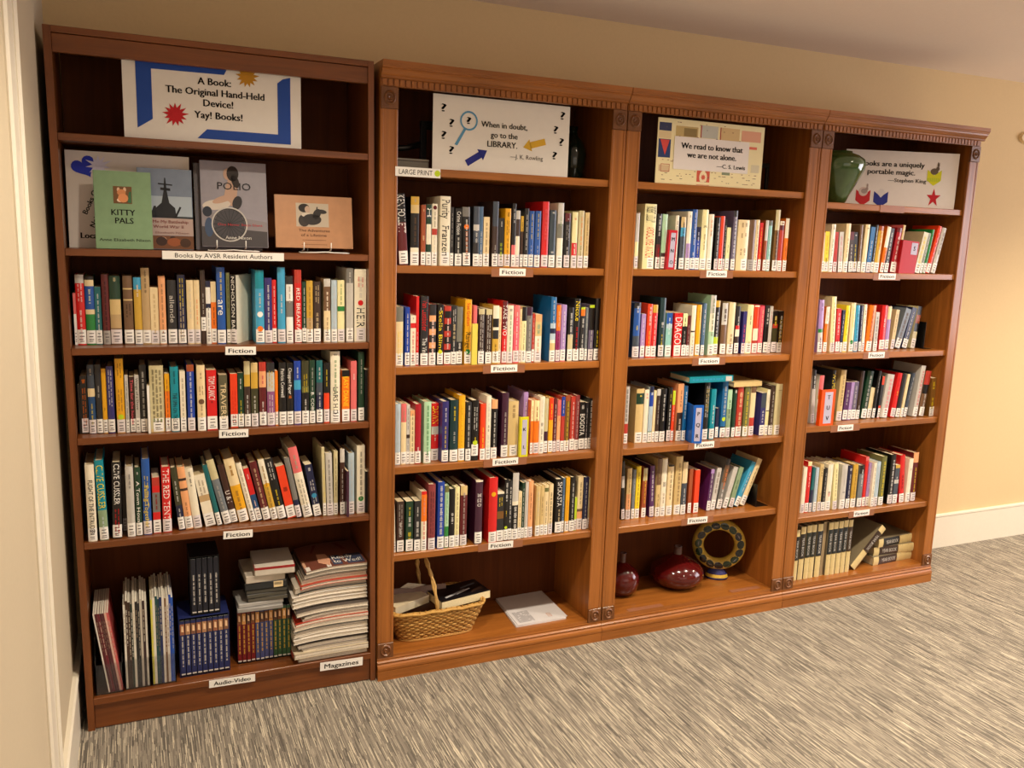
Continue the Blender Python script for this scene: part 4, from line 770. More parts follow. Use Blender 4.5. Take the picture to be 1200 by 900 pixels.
c4E|2.3416|0.033|0.0164|0.209|0|ivory|n.1-.8:~||
c4E|2.3604|0.034|0.0229|0.211|0|paleblue|s.1-.6:~||
c4E|2.3897|0.034|0.0292|0.235|0|olive|y.1-.8:~*1.8||
c4E|2.4469|0.034|0.0285|0.239|0|black|w.1-.9:~*1.7||
c4E|2.4814|0.035|0.0276|0.186|0|gold0.08,slate0.3,silver0.1,slate|w.3-.5:~||
c4E|2.5246|0.035|0.0288|0.232|-0.086|red|k.4-.7:~*1.4||
c4E|2.5639|0.035|0.0265|0.210|0|ivory|k.2-.3:~||
c4E|2.5955|0.036|0.0331|0.237|-0.023|peach0.2,maroon|y.3-.8:~||tall maroon and peach book at the right end, fourth fiction shelf, fourth bookcase'''
SZ=dict(c1C=1.218,c1D=.947,c1E=.619)
for k in (2,3,4):
    for s,z in zip('BCDE',PZ[k][1:]): SZ['c%d%s'%(k,s)]=z
GROUP={}
for c_,n_ in ((1,'plain'),(2,'second'),(3,'third'),(4,'fourth')):
    for s_,m_ in zip(('CDE' if c_==1 else 'BCDE'),('first','second','third','fourth')): GROUP['c%d%s'%(c_,s_)]='books on the %s fiction shelf of the %s bookcase'%(m_,n_)
rnd=random.Random(7)
def scribble(g, fn, z0, z1, xc, hw, c, rng):
    """illegible small print: word-length runs of tiny strokes running down the spine"""
    z=z0
    while z>z1+.003:
        L=rng.uniform(.008,.022); e=max(z-L,z1)
        while z>e+.0012:
            k=rng.uniform(.0016,.0026); a=hw*rng.uniform(.62,1); 
            g.face([fn(xc-a*.9,z),fn(xc-a*.9,z-k),fn(xc+a,z-k),fn(xc+a,z)],PRINT,c); z-=k+.0009
        z-=.0045
def book_geo(w,h,bands,texts,fl,seed):
    """returns dict part -> G, in the book's own frame: spine towards -y, origin at its lower front corner"""
    rng=random.Random(seed); dep=min(.235,max(.115,h*.66))
    hard=h>.195 and w>.012; t=min(.0025,w*.2) if hard else .0007; lip=.003 if hard else .0004
    bul=min(.0045,w*.13) if hard else 0; nc=4 if bul else 1
    prof=[(w*i/nc, -bul*(1-(2*i/nc-1)**2)) for i in range(nc+1)]
    def py(x): return -bul*(1-(2*min(max(x/w,0),1)-1)**2)
    big=max(bands,key=lambda b:b[1])[0]; cover=C[fl.get('cover',big)]
    g=G(); z=h
    for cn,f in bands:
        z2=max(0,z-f*h) if (cn,f)!=bands[-1] else 0
        g.add([(x,y,z) for x,y in prof]+[(x,y,z2) for x,y in prof],[(i,nc+1+i,nc+2+i,i+1) for i in range(nc)],JACKET,C[cn],bul>0)
        z=z2
    top=C[bands[0][0]]
    for zz,fl_ in ((h,0),(0,1)):     # spine board edges
        P=[(x,y,zz) for x,y in prof]+[(w,t,zz),(0,t,zz)]; g.face(P if not fl_ else P[::-1],JACKET,top if zz else C[bands[-1][0]])
    g.face([(t,t,0),(w-t,t,0),(w-t,t,h),(t,t,h)],JACKET,cover)
    for a,b in ((0,t),(w-t,w)): g.box(a,b,0.0001,dep,0,h,JACKET,cover)
    pg=G(); pg.box(t,w-t,t+.0003,dep-(.004 if hard else .0002),lip,h-lip,PAPER,C['page'] if rng.random()<.6 else srgb(205,186,150))
    out=dict(cover=g,page_block=pg)
    eps=.0005
    if 'N' not in fl:
        s=G(); z0=.001+float(fl.get('ls','0'))+rng.uniform(0,.003); lh=rng.uniform(.040,.044)
        lc=C['white'] if rng.random()<.8 else srgb(228,220,222)
        if fl.get('lc')=='grey': lc=srgb(170,165,160)
        ww=min(w,.030); off=(w-ww)/2
        if w>.034: off=w-ww-.003
        xs=[off+ww*i/4 for i in range(5)]
        s.add([(x,py(x)-eps,z0+lh) for x in xs]+[(x,py(x)-eps,z0) for x in xs],[(i,5+i,6+i,i+1) for i in range(4)],LABEL,lc,bul>0)
        for k,(fa,fb) in enumerate(((.80,.74),(.56,.49),(.34,.28),(.2,.15))):
            a=off+ww*rng.uniform(.18,.3); b=off+ww*rng.uniform(.65,.85)
            s.add([(x,py(x)-2*eps,z0+lh*f) for f in (fa,fb) for x in (a,(a+b)/2,b)],[(0,3,4,1),(1,4,5,2)],PRINT,srgb(96,88,92))
        out['call_number_label']=s
    tx=G(); e2=.0009
    fn=lambda u,v:(u,py(u)-e2,v)
    for sp in texts:
        hd,body=sp.split(':',1)
        i=0
        while hd[i].isalpha(): i+=1
        col=C[TCOL[hd[:i]]]; fa,fb=[float(q) for q in hd[i:].split('-')]
        mul=1.0
        if '*' in body: body,m_=body.rsplit('*',1); mul=float(m_)
        z0=h*(1-fa); z1=h*(1-fb)
        if body.startswith('~'):
            n=int(body[1:]) if len(body)>1 else 1
            for k in range(n):
                xc=w*(k+1)/(n+1) if n>1 else w*.5; hw=min(w*(.13 if n==1 else .085)*mul,w*.34)
                scribble(tx,fn,z0-rng.uniform(0,.004),z1,xc,hw,tuple(a*.62+b*.38 for a,b in zip(col,C[big])),rng)
        else:
            P,F,wd=glyphs(body,0)
            ch=min(w*.5*mul,w*.8); L=z0-z1
            tx.add([fn(w*.5-ch*.5+b*ch, z0-a/wd*L) for a,b in P],F,PRINT,col)
    for k in ('dot','dot2'):
        if k in fl:
            cn,f=fl[k].split(':'); zc=h*(1-float(f)); r=min(w*.36,.009)
            tx.face([fn(w/2+r*math.cos(a*math.pi/7),zc+r*math.sin(a*math.pi/7)) for a in range(14)],PRINT,C[cn])
    if tx.f: out['spine_print']=tx
    return out
MERGE=G()
def place_mtx(s,x,y,w,lean,rot,zz=None):
    z=(SZ[s] if zz is None else zz)+.0004+(w*math.sin(lean) if lean>0 else 0)
    return Matrix.Translation((x,y,z))@Matrix.Rotation(rot,4,'Z')@Matrix.Rotation(lean,4,'Y')
for i,row in enumerate(ROWS.split('\n')):
    s,x,y,w_,h,lean,bs,tx,fl,lab=row.split('|')
    x,y,w_,h,lean=map(float,(x,y,w_,h,lean))
    bands=[]; rest=1.0
    for b in bs.split(','):
        k=0
        while k<len(b) and b[k].isalpha(): k+=1
        f=float(b[k:]) if b[k:] else rest
        bands.append((b[:k],f)); rest-=f
    fl={a.split('=')[0]:a.split('=')[1] for a in fl.split()} if fl else {}
    rot=math.radians(float(fl.get('rot',0)))
    parts=book_geo(w_,h,bands,tx.split(';') if tx else [],fl,i)
    M=place_mtx(s,x,y,w_,lean,rot)
    if lab:
        o=bpy.data.objects.new('book',None); COL.objects.link(o); o.matrix_world=M; o.empty_display_size=.02
        tag(o,lab,'book',GROUP[s])
        for k,gg in parts.items(): gg.build(k,o)
    else:
        for gg in parts.values():
            b0=len(MERGE.v); MERGE.v+=[tuple(M@Vector(p)) for p in gg.v]
            for f,mi,c,sm in zip(gg.f,gg.m,gg.c,gg.sm):
                MERGE.f.append(tuple(b0+q for q in f)); MERGE.m.append(MERGE.mi(gg.mats[mi])); MERGE.c.append(c); MERGE.sm.append(sm)
o=MERGE.build('books'); o['kind']='stuff'; tag(o,'smaller fiction books between the others, mostly in the third and fourth bookcases','books')

# ---------------------------------------------------------------- signs on the top shelves
def poly(g, pts, fn, c, m=None): g.face([fn(u,v) for u,v in pts],m or PRINT,c)
def star(g, fn, cx, cy, r1, r2, n, c, ph=0.0, jit=0):
    rg=random.Random(n); P=[]
    for k in range(2*n):
        r=(r1*(1+rg.uniform(-jit,jit)) if k%2==0 else r2); a=ph+math.pi*k/n
        P.append((cx+r*math.sin(a),cy+r*math.cos(a)))
    for k in range(2*n): g.face([fn(cx,cy),fn(*P[k]),fn(*P[(k+1)%(2*n)])],PRINT,c)
def board(name,label,cat,x,y,z,w,h,c,tilt=0,th=.003):
    t=thing(name,label,cat,(x,y,z),(tilt,0,0))
    g=G(); g.box(0,w,0,th,0,h,LABEL,c); g.build('panel',t)
    return t
F=lambda e:(lambda u,v:(u,-e,v))
BLUE=srgb(30,72,160)
t=board('sign','white sign with blue frame and red starburst','sign',-.751,.030,1.8305,.507,.245,srgb(232,228,222))
g=G()
poly(g,[(.036,.030),(.036,.24),(.078,.24),(.078,.058)],F(.0006),BLUE)
poly(g,[(.036,.24),(.300,.24),(.28,.201),(.078,.199)],F(.0007),BLUE)
g.build('blue_frame',t); g=G()
poly(g,[(.475,.012),(.475,.212),(.452,.205),(.436,.192),(.436,.042),(.436,.012)],F(.0006),BLUE)
poly(g,[(.200,.012),(.228,.040),(.44,.040),(.44,.012)],F(.0007),BLUE)
g.build('blue_frame',t)
g=G(); star(g,F(.001),.14,.075,.036,.020,13,srgb(190,20,32),jit=.12); star(g,F(.001),.347,.203,.034,.020,13,srgb(186,132,26),jit=.1); g.build('starburst',t)
g=G()
for s,x,y,h in (('A Book:',.252,.168,.017),('The Original Hand-Held',.256,.137,.017),('Device!',.262,.106,.017),('Yay! Books!',.262,.071,.017)): write(g,s,F(.0009),x,y,h*1.12,C['black'],bold=.03)
g.build('lettering',t)

t=board('sign','white sign with magnifying glass and two arrows, ending in LIBRARY','sign',.187,.025,1.7965,.508,.243,srgb(230,226,218))
g=G()
for s,x,y,h in (('When in doubt,',.258,.150,.0155),('go to the',.258,.117,.0155),('LIBRARY.',.252,.086,.0165)): write(g,s,F(.001),x,y,h*1.15,C['black'],bold=.022)
write(g,'\u2014J. K. Rowling',F(.001),.345,.052,.0135,C['black'],bold=.008)
for x,y in ((.037,.188),(.066,.141),(.039,.100),(.067,.053),(.480,.198),(.455,.148),(.479,.108),(.454,.060)): write(g,'?',F(.001),x,y,.024,C['black'],bold=.035,width=.016)
g.build('lettering',t)
g=G(); lens=srgb(88,150,190)
cx,cy=.127,.165
for k in range(28):
    a,b=2*math.pi*k/28,2*math.pi*(k+1)/28
    poly(g,[(cx+r*math.cos(q),cy+r*math.sin(q)) for r,q in ((.032,a),(.032,b),(.026,b),(.026,a))],F(.0008),lens)
poly(g,[(cx-.018,cy-.026),(cx-.010,cy-.030),(cx-.040,cy-.083),(cx-.050,cy-.080)],F(.0008),lens)
write(g,'?',F(.001),cx,cy-.010,.021,C['black'],bold=.06,width=.013)
g.build('magnifying_glass',t)
g=G(); nv=srgb(28,36,128)
def arrow(g,x,y,L,ang,c,wd=.011):
    ca,sa=math.cos(ang),math.sin(ang)
    for P in ([(0,-wd),(L*.68,-wd),(L*.68,wd),(0,wd)],[(L*.66,-wd*1.9),(L,0),(L*.66,wd*1.9)]): poly(g,[(x+u*ca-v*sa,y+u*sa+v*ca) for u,v in P],F(.0008),c)
arrow(g,.121,.026,.088,math.radians(32),nv); arrow(g,.415,.117,.088,math.radians(196),srgb(212,168,40)); g.build('arrow',t)

t=board('sign','poster of old book cards with a white panel about reading','sign',1.064,.025,1.7975,.494,.238,srgb(238,226,178))
g=G(); rg=random.Random(5)
nfr=0
for x0,x1,y0,y1,c in ((.006,.060,.192,.222,(52,56,92)),(.006,.060,.165,.190,(226,206,160)),(.006,.060,.095,.162,(40,58,110)),(.012,.060,.045,.068,(214,190,150)),(.080,.180,.172,.214,(196,172,112)),(.116,.175,.178,.208,(142,122,72)),
    (.192,.272,.178,.224,(190,192,182)),(.282,.374,.172,.222,(214,186,132)),(.384,.478,.178,.218,(222,164,134)),(.424,.462,.150,.160,(222,110,84)),(.186,.246,.002,.062,(204,88,64)),(.440,.480,.062,.092,(214,206,176)),(.302,.340,.046,.058,(128,140,112)),(.02,.42,.004,.014,(240,228,182))):
    nfr+=1; poly(g,[(x0,y0),(x1,y0),(x1,y1),(x0,y1)],F(.0002+nfr*.00004),srgb(*c))
e=F(.0008)
poly(g,[(.013,.160),(.054,.160),(.036,.104)],e,srgb(214,74,66))
for k in range(16): a,b=math.pi*k/8,math.pi*(k+1)/8; g.face([e(.216,.032),e(.216+.018*math.cos(a),.032+.025*math.sin(a)),e(.216+.018*math.cos(b),.032+.025*math.sin(b))],PRINT,srgb(238,220,180))
star(g,F(.001),.216,.032,.012,.007,8,srgb(204,88,64))
for x0,x1,y0,y1 in ((.192,.196,.178,.224),(.282,.286,.172,.222),(.02,.060,.070,.072),(.02,.060,.044,.046),(.02,.022,.044,.072),(.058,.060,.044,.072)): poly(g,[(x0,y0),(x1,y0),(x1,y1),(x0,y1)],F(.001),srgb(176,60,60))
for _ in range(70):
    x=rg.uniform(.01,.48); y=rg.choice((.222,.226,.205,.02,.03,.038,.05,.014,.082,.086,.176)); k=rg.uniform(.004,.012)
    poly(g,[(x,y),(x+k,y),(x+k,y+.002),(x,y+.002)],F(.0011),srgb(*rg.choice(((92,84,70),(150,120,90),(120,50,50)))))
g.build('vintage_cards',t)
g=G(); g.box(.076,.424,-.0016,-.0004,.056,.176,LABEL,srgb(234,228,224)); p=g.build('white_panel',t)
g=G()
for s,x,y,h,q in (('We read to know that',.250,.134,.020,.285),('we are not alone.',.250,.102,.020,.228)): write(g,s,F(.0022),x,y,h,C['black'],bold=.04,width=q)
write(g,'\u2014C. S. Lewis',F(.0022),.410,.070,.0145,C['black'],align='r',bold=.03,width=.135); g.build('lettering',p)

t=board('sign','white sign with rabbits in hexagon boxes and a red star','sign',2.150,.190,1.7645,.632,.243,srgb(232,226,222)); t.rotation_euler=(0,0,math.radians(-17.6)); t.scale=(.8386,1,1)
g=G()
for s,x,y,h,q in (('Books are a uniquely',.262,.176,.021,.355),('portable magic.',.258,.142,.021,.265)): write(g,s,F(.001),x,y,h,C['black'],bold=.04,width=q)
write(g,'\u2014Stephen King',F(.001),.350,.110,.0155,C['black'],bold=.03,width=.215); g.build('lettering',t)
def hexbox(g,cx,cy,r,c):
    P=[(cx+r*math.sin(math.pi*k/3),cy+r*math.cos(math.pi*k/3)) for k in range(6)]
    poly(g,[P[5],(cx,cy),P[1],P[2],P[3],P[4]],F(.0008),c)   # front walls of an open box
    return P
def rabbit(g,cx,cy,s,c):
    for ox,oy,rx,ry in ((0,0,.022,.014),(.018,.012,.010,.009),(.017,.030,.0032,.012),(.023,.029,.003,.011)):
        poly(g,[(cx+s*(ox+rx*math.cos(a*math.pi/8)),cy+s*(oy+ry*math.sin(a*math.pi/8))) for a in range(16)],F(.0012),c)
g=G(); hexbox(g,.112,.048,.046,srgb(196,24,34)); poly(g,[(.112+.026*math.cos(a*math.pi/8),.064+.020*math.sin(a*math.pi/8)) for a in range(16)],F(.001),srgb(216,196,190)); rabbit(g,.116,.066,.8,srgb(168,150,146))
g.build('rabbit_box',t); g=G(); hexbox(g,.212,.044,.046,srgb(30,42,140)); poly(g,[(.212,.040),(.188,.060),(.204,.078),(.222,.078),(.236,.060)],F(.001),srgb(222,216,216))
g.build('rabbit_box',t); g=G(); P=hexbox(g,.500,.146,.046,srgb(214,214,30))
for k in range(9): poly(g,[(.462+k*.0085,.135-abs(k-4)*.001),(.465+k*.0085,.135),(.465+k*.0085,.118),(.462+k*.0085,.118)],F(.001),srgb(150,190,60))
rabbit(g,.498,.162,1.0,srgb(104,88,72)); g.build('rabbit_box',t)
g=G(); star(g,F(.001),.508,.047,.042,.0165,5,srgb(190,22,34)); g.build('red_star',t)

t=board('sign','large white sign with a blue heart sticker, standing behind the green booklet','sign',-.914,.118,1.5085,.342,.283,srgb(226,218,212),tilt=0)
t.rotation_euler=(0,0,0)
g=G()
hb=srgb(34,52,190); fn=F(.0008)
def heart(cx,cy,s,ang):
    P=[]
    for k in range(30):
        a=2*math.pi*k/30; x=16*math.sin(a)**3; y=13*math.cos(a)-5*math.cos(2*a)-2*math.cos(3*a)-math.cos(4*a)
        P.append((cx+s*(x*math.cos(ang)-y*math.sin(ang)),cy+s*(x*math.sin(ang)+y*math.cos(ang))))
    for k in range(30): g.face([fn(cx,cy),fn(*P[k]),fn(*P[(k+1)%30])],PRINT,hb)
heart(.050,.238,.0021,math.radians(28)); g.build('heart',t)
g=G(); star(g,F(.0022),.088,.242,.032,.016,11,srgb(214,212,236),jit=.3); g.build('silver_star',t)
g=G(); write(g,'Books On',F(.001),.052,.098,.014,C['black'],align='l',ang=math.radians(66),bold=.03); write(g,'Neighbors',F(.001),.070,.060,.014,C['black'],align='l',ang=math.radians(66),bold=.03)
write(g,'Local',F(.001),.032,.028,.016,C['black'],align='l',bold=.04); g.build('lettering',t)

# ---------------------------------------------------------------- books shown face out by resident authors
def display_book(label,x,y,z,w,h,th,c,tilt,group='books shown face out on the second shelf'):
    t=thing('display_book',label,'book',(x,y,z),(math.radians(tilt),0,0),group); t.location.z+=th*math.sin(math.radians(-tilt))+.0006
    g=G(); g.box(0,w,0,.0012,0,h,JACKET,c); g.box(0,w,th-.0012,th,0,h,JACKET,c); g.box(0,.0012,0,th,0,h,JACKET,c); g.build('cover',t)
    g=G(); g.box(.0013,w-.002,.0013,th-.0013,.0015,h-.0015,PAPER,C['page']); g.build('page_block',t)
    return t
t=display_book('green booklet lettered Kitty Pals with a small square cat picture','-.840'and -.840,.032,1.5085,.155,.226,.006,srgb(128,162,124),-5)
g=G(); g.box(.052,.102,-.0008,0,.132,.182,PRINT,srgb(118,84,52),bev=.0005); q=g.build('cat_picture',t)
g=G()
for ox,oy,rx,ry,c in ((.078,.148,.014,.013,(226,150,100)),(.074,.164,.012,.010,(210,140,92)),(.066,.172,.004,.007,(226,190,160)),(.083,.173,.004,.007,(226,190,160)),(.070,.142,.009,.006,(244,214,190))):
    poly(g,[(ox+rx*math.cos(a*math.pi/6),oy+ry*math.sin(a*math.pi/6)) for a in range(12)],F(.0012+ry*.01),srgb(*c))
poly(g,[(.090,.136),(.100,.134),(.100,.168),(.094,.166)],F(.0011),srgb(60,110,80)); g.build('cat',q)
g=G(); write(g,'KITTY',F(.0006),.077,.098,.016,C['black'],bold=.02); write(g,'PALS',F(.0006),.079,.074,.016,C['black'],bold=.02); write(g,'Anne Elizabeth Nixon',F(.0006),.079,.022,.0078,C['black'],width=.138,bold=.01); g.build('lettering',t)
t=display_book('blue paperback with a grey battleship, half behind the green booklet',-.722,.062,1.5085,.154,.242,.010,srgb(120,134,156),-6)
g=G(); poly(g,[(.002,.10),(.152,.10),(.152,.16),(.002,.16)],F(.0004),srgb(168,182,196)); poly(g,[(.0,.096),(.154,.093),(.154,.099),(.0,.102)],F(.0006),srgb(56,62,66))
dk=srgb(34,36,42)
for P in ([(.045,.095),(.108,.095),(.104,.125),(.088,.140),(.082,.175),(.079,.215),(.076,.215),(.073,.176),(.066,.140),(.050,.125)],[(.058,.195),(.098,.192),(.098,.196),(.058,.199)],[(.064,.178),(.092,.176),(.092,.184),(.064,.186)],[(.100,.095),(.108,.098),(.122,.128),(.117,.130)],[(.03,.095),(.05,.095),(.05,.13),(.044,.13)]): poly(g,P,F(.0008),dk)
g.build('battleship',t)
g=G(); g.box(0,.154,-.0005,0,.042,.094,PRINT,srgb(178,156,150)); q=g.build('title_panel',t)
g=G(); write(g,'To Me My Battleship',F(.001),.079,.079,.0085,srgb(130,50,50),width=.122); write(g,'World War II',F(.001),.083,.064,.0085,srgb(130,50,50),width=.086); write(g,'Elizabeth Nixon',F(.001),.093,.047,.006,srgb(150,110,110),width=.095); g.build('lettering',q)
g=G()
for x0,x1,c in ((.0,.154,(112,72,48)),):
    g.box(x0,x1,-.0004,0,.001,.041,PRINT,srgb(*c))
for ox,oy,rx,ry,c in ((.062,.024,.016,.014,(60,40,34)),(.066,.030,.011,.008,(196,150,124)),(.098,.022,.020,.013,(150,84,50)),(.130,.020,.016,.014,(72,48,36)),(.094,.034,.008,.006,(60,40,34))):
    poly(g,[(ox+rx*math.cos(a*math.pi/6),oy+ry*math.sin(a*math.pi/6)) for a in range(12)],F(.0007+ry*.01),srgb(*c))
g.build('crew_picture',t)
t=display_book('grey-blue book lettered POLIO with a woman in a wheelchair on its cover',-.543,.064,1.5195,.199,.265,.012,srgb(146,142,154),-8)
g=G(); fn=F(.0005)
poly(g,[(.001,.001),(.197,.001),(.197,.050),(.001,.062)],fn,srgb(74,70,74)); poly(g,[(.001,.062),(.197,.050),(.197,.080),(.001,.110)],F(.0006),srgb(140,134,140)); g.build('landscape',t)
g=G(); skin=srgb(192,158,138); hair=srgb(44,32,28)
def blob(g,cx,cy,rx,ry,c,e,ang=0):
    poly(g,[(cx+rx*math.cos(a*math.pi/9)*math.cos(ang)-ry*math.sin(a*math.pi/9)*math.sin(ang),cy+rx*math.cos(a*math.pi/9)*math.sin(ang)+ry*math.sin(a*math.pi/9)*math.cos(ang)) for a in range(18)],F(e),c)
blob(g,.082,.226,.013,.018,skin,.0008); blob(g,.097,.228,.018,.024,hair,.0010); blob(g,.104,.205,.011,.022,hair,.0010,.3)
poly(g,[(.084,.212),(.100,.205),(.112,.190),(.106,.150),(.098,.128),(.074,.128),(.070,.160),(.076,.190)],F(.0008),skin)
blob(g,.066,.148,.034,.010,skin,.0012,.35); blob(g,.046,.130,.042,.016,srgb(206,196,186),.0009,.12); blob(g,.022,.158,.022,.006,srgb(150,146,156),.0007,.1); g.build('seated_woman',t)
g=G()
for r,wr,c,e in ((.054,.004,(196,192,188),.0016),(.049,.0025,(60,58,60),.0015)):
    for k in range(32):
        a,b=2*math.pi*k/32,2*math.pi*(k+1)/32; poly(g,[(.083+q*math.cos(z),.070+q*math.sin(z)) for q,z in ((r,a),(r,b),(r-wr,b),(r-wr,a))],F(e),srgb(*c))
for k in range(10): 
    a=math.pi*k/10; x,y=.047*math.cos(a),.047*math.sin(a); nx,ny=-math.sin(a)*.0008,math.cos(a)*.0008
    poly(g,[(.083-x+nx,.070-y+ny),(.083+x+nx,.070+y+ny),(.083+x-nx,.070+y-ny),(.083-x-nx,.070-y-ny)],F(.0013),srgb(40,40,44))
blob(g,.083,.070,.046,.046,srgb(70,68,74),.0011); blob(g,.108,.138,.014,.022,srgb(48,44,48),.0011,-.3); blob(g,.018,.108,.014,.016,srgb(40,46,60),.0012); blob(g,.022,.060,.013,.030,srgb(62,80,110),.0010); g.build('wheelchair',t)
g=G(); write(g,'POLIO',F(.002),.100,.178,.021,srgb(24,20,24),width=.100,bold=0); write(g,'One Never Stays Silent',F(.002),.115,.066,.007,srgb(188,60,70),width=.135,bold=0); write(g,'Anne Nixon',F(.002),.108,.024,.010,C['white'],width=.078); g.build('lettering',t)
t=thing('display_book','second copy of the wheelchair book, standing just behind the first','book',(-.560,.084,1.5108),(math.radians(-8),0,0),'books shown face out on the second shelf')
g=G(); g.box(0,.200,0,.0012,0,.268,JACKET,srgb(90,86,96)); g.box(0,.0012,0,.012,0,.268,JACKET,srgb(196,188,160)); g.box(0,.2,.0108,.012,0,.268,JACKET,srgb(90,86,96)); g.build('cover',t)
g=G(); g.box(.0013,.199,.0013,.0107,.001,.267,PAPER,C['page']); g.build('page_block',t)
t=display_book('tan landscape book with a photograph of a woman and a dog',-.321,.064,1.5225,.250,.168,.012,srgb(192,142,104),-8)
g=G(); g.box(.067,.172,-.0006,0,.068,.144,PRINT,srgb(196,184,168)); q=g.build('photograph',t)
g=G(); blob(g,.093,.128,.018,.014,srgb(40,34,34),.0010); blob(g,.104,.124,.009,.011,srgb(196,170,152),.0012); blob(g,.100,.106,.016,.007,srgb(214,204,192),.0012); blob(g,.092,.088,.018,.020,srgb(60,54,52),.0011)
blob(g,.118,.092,.030,.018,srgb(52,48,48),.0013); blob(g,.134,.110,.012,.018,srgb(52,48,48),.0013,-.5); blob(g,.150,.118,.016,.007,srgb(52,48,48),.0014,-.1); poly(g,[(.132,.122),(.136,.122),(.137,.134),(.133,.132)],F(.0014),srgb(52,48,48)); g.build('woman_and_dog',q)
g=G(); write(g,'The Adventures',F(.0008),.124,.052,.0085,srgb(70,44,30),width=.100,bold=0); write(g,'of a Lifetime',F(.0008),.122,.037,.0085,srgb(70,44,30),width=.082,bold=0)
for y,a,b in ((.024,.085,.158),(.010,.082,.160)): 
    x=a
    while x<b: poly(g,[(x,y),(x+.004,y),(x+.004,y+.0018),(x,y+.0018)],F(.0008),srgb(120,80,56)); x+=.0055
g.build('lettering',t)
def easel(label,x,w,prong):
    t=thing('book_easel',label,'book stand',(x,.03,1.5085),(0,0,0),'wire book easels')
    g=G(); r=.0017
    g.tube([(0,-.012,.002),(w*.3,-.016,.003),(w*.5,-.018,.005),(w*.7,-.016,.003),(w,-.012,.002)],r*1.2,PLASTIC,C['white'])
    g.tube([(0,-.012,.002),(.01,.10,.002),(w*.5,.12,.002),(w-.01,.10,.002),(w,-.012,.002)],r,PLASTIC,C['white']); g.build('base_wire',t)
    for px in prong:
        g=G(); g.tube([(px,.10,.002),(px,.04,.006),(px,.022,.010),(px,.012,.010),(px,.008,.034)],r,PLASTIC,C['white']); g.build('prong',t)
    g=G(); g.tube([(w*.25,.085,.002),(w*.3,.095,.12),(w*.7,.095,.12),(w*.75,.085,.002)],r,PLASTIC,C['white']); g.build('back_wire',t)
easel('white wire easel holding the POLIO book',-.530,.151,(.028,.114)); easel('white wire easel holding the tan landscape book',-.250,.154,(.014,.101))

# ---------------------------------------------------------------- letter dividers on the shelves
def divider(label,x,z,w,h,dep,c,letters,y=.012,rot=0,lean=0,panel=True,corner=False):
    t=thing('letter_divider',label,'divider',(x,y,z+.0004),(0,math.radians(lean),math.radians(rot)),'letter dividers between the fiction books')
    g=G(); g.box(0,w,-.0012,.0012,0,h,PLASTIC,c,bev=.0005); g.build('front_plate',t)
    g=G(); g.box(0,.0018,.0013,dep,0,h,PLASTIC,c,bev=.0005); g.build('side_plate',t)
    if panel:
        g=G()
        if corner: g.box(w*.55,w*.93,-.0020,-.0013,h*.60,h*.95,LABEL,C['lilac'])
        else: g.box(w*.24,w*.80,-.0020,-.0013,h*.06,h*.93,LABEL,C['lilac'])
        p=g.build('label_panel',t); q=G(); n=len(letters)
        for k,ch in enumerate(letters):
            if corner: write(q,ch,F(.0024),w*.74,h*.72,.018,C['black'],bold=.03)
            else: write(q,ch,F(.0024),w*.52,h*(.93-.87*(k+.5)/n)-.009,min(.018,w*.34),C['black'],bold=.03)
        q.build('lettering',p)
    return t
divider('red plastic divider lettered M N O',1.128,1.476,.038,.150,.016,srgb(186,26,40),'MNO',lean=2)
divider('blue plastic divider lettered P Q R',1.300,.779,.044,.158,.09,srgb(16,92,190),'PQR',y=.010,rot=-12)
divider('orange plastic divider lettered T U V',1.967,.811,.078,.160,.02,srgb(244,84,10),'TUV',y=.012,lean=0)
divider('bright red divider with a white S card in its corner',2.338,1.476,.098,.146,.016,srgb(176,6,20),'S',y=.012,lean=4,corner=True)
divider('yellow-green divider lettered K L',.536,.779,.034,.152,.014,srgb(214,208,24),'KL',y=.010)
divider('plain yellow divider beside the yellow ranger book',.340,1.130,.020,.146,.012,srgb(226,208,90),'',y=.012,panel=False)

# ---------------------------------------------------------------- lone books lying on the fiction books
def flat_book(name,label,x,y,z,w,h,th,c,rz=0,spine=None,group=None,pages=None,cat='book',parts=True):
    t=thing(name,label,cat,(x,y,z),(0,0,math.radians(rz)),group)
    g=G(); cc=C[c] if isinstance(c,str) else srgb(*c)
    g.box(0,w,0,h,0,.0025,JACKET,cc); g.box(0,w,0,h,th-.0025,th,JACKET,cc); g.box(0,w,0,.0025,.0026,th-.0026,JACKET,srgb(*spine) if spine else cc); g.build('cover',t)
    g=G(); g.box(.003,w-.003,.0027,h-.004,.0026,th-.0026,PAPER,pages or C['page']); g.build('page_block',t)
    return t
t=flat_book('book','teal hardback lying flat on top of the books beside the blue divider',1.290,.035,1.0235,.215,.145,.024,'turquoise')
g=G(); scribble(g,lambda u,v:(.215-v,-.0006,u),.20,.05,.012,.004,C['skyblue'],random.Random(3)); g.build('spine_print',t)
g=G(); g.box(.178,.208,-.0008,0,.002,.022,LABEL,C['silver']); g.build('call_number_label',t)
t=flat_book('book','tan book lying flat on the red and olive books of the third bookcase',1.520,.045,.9957,.145,.19,.020,'sand')

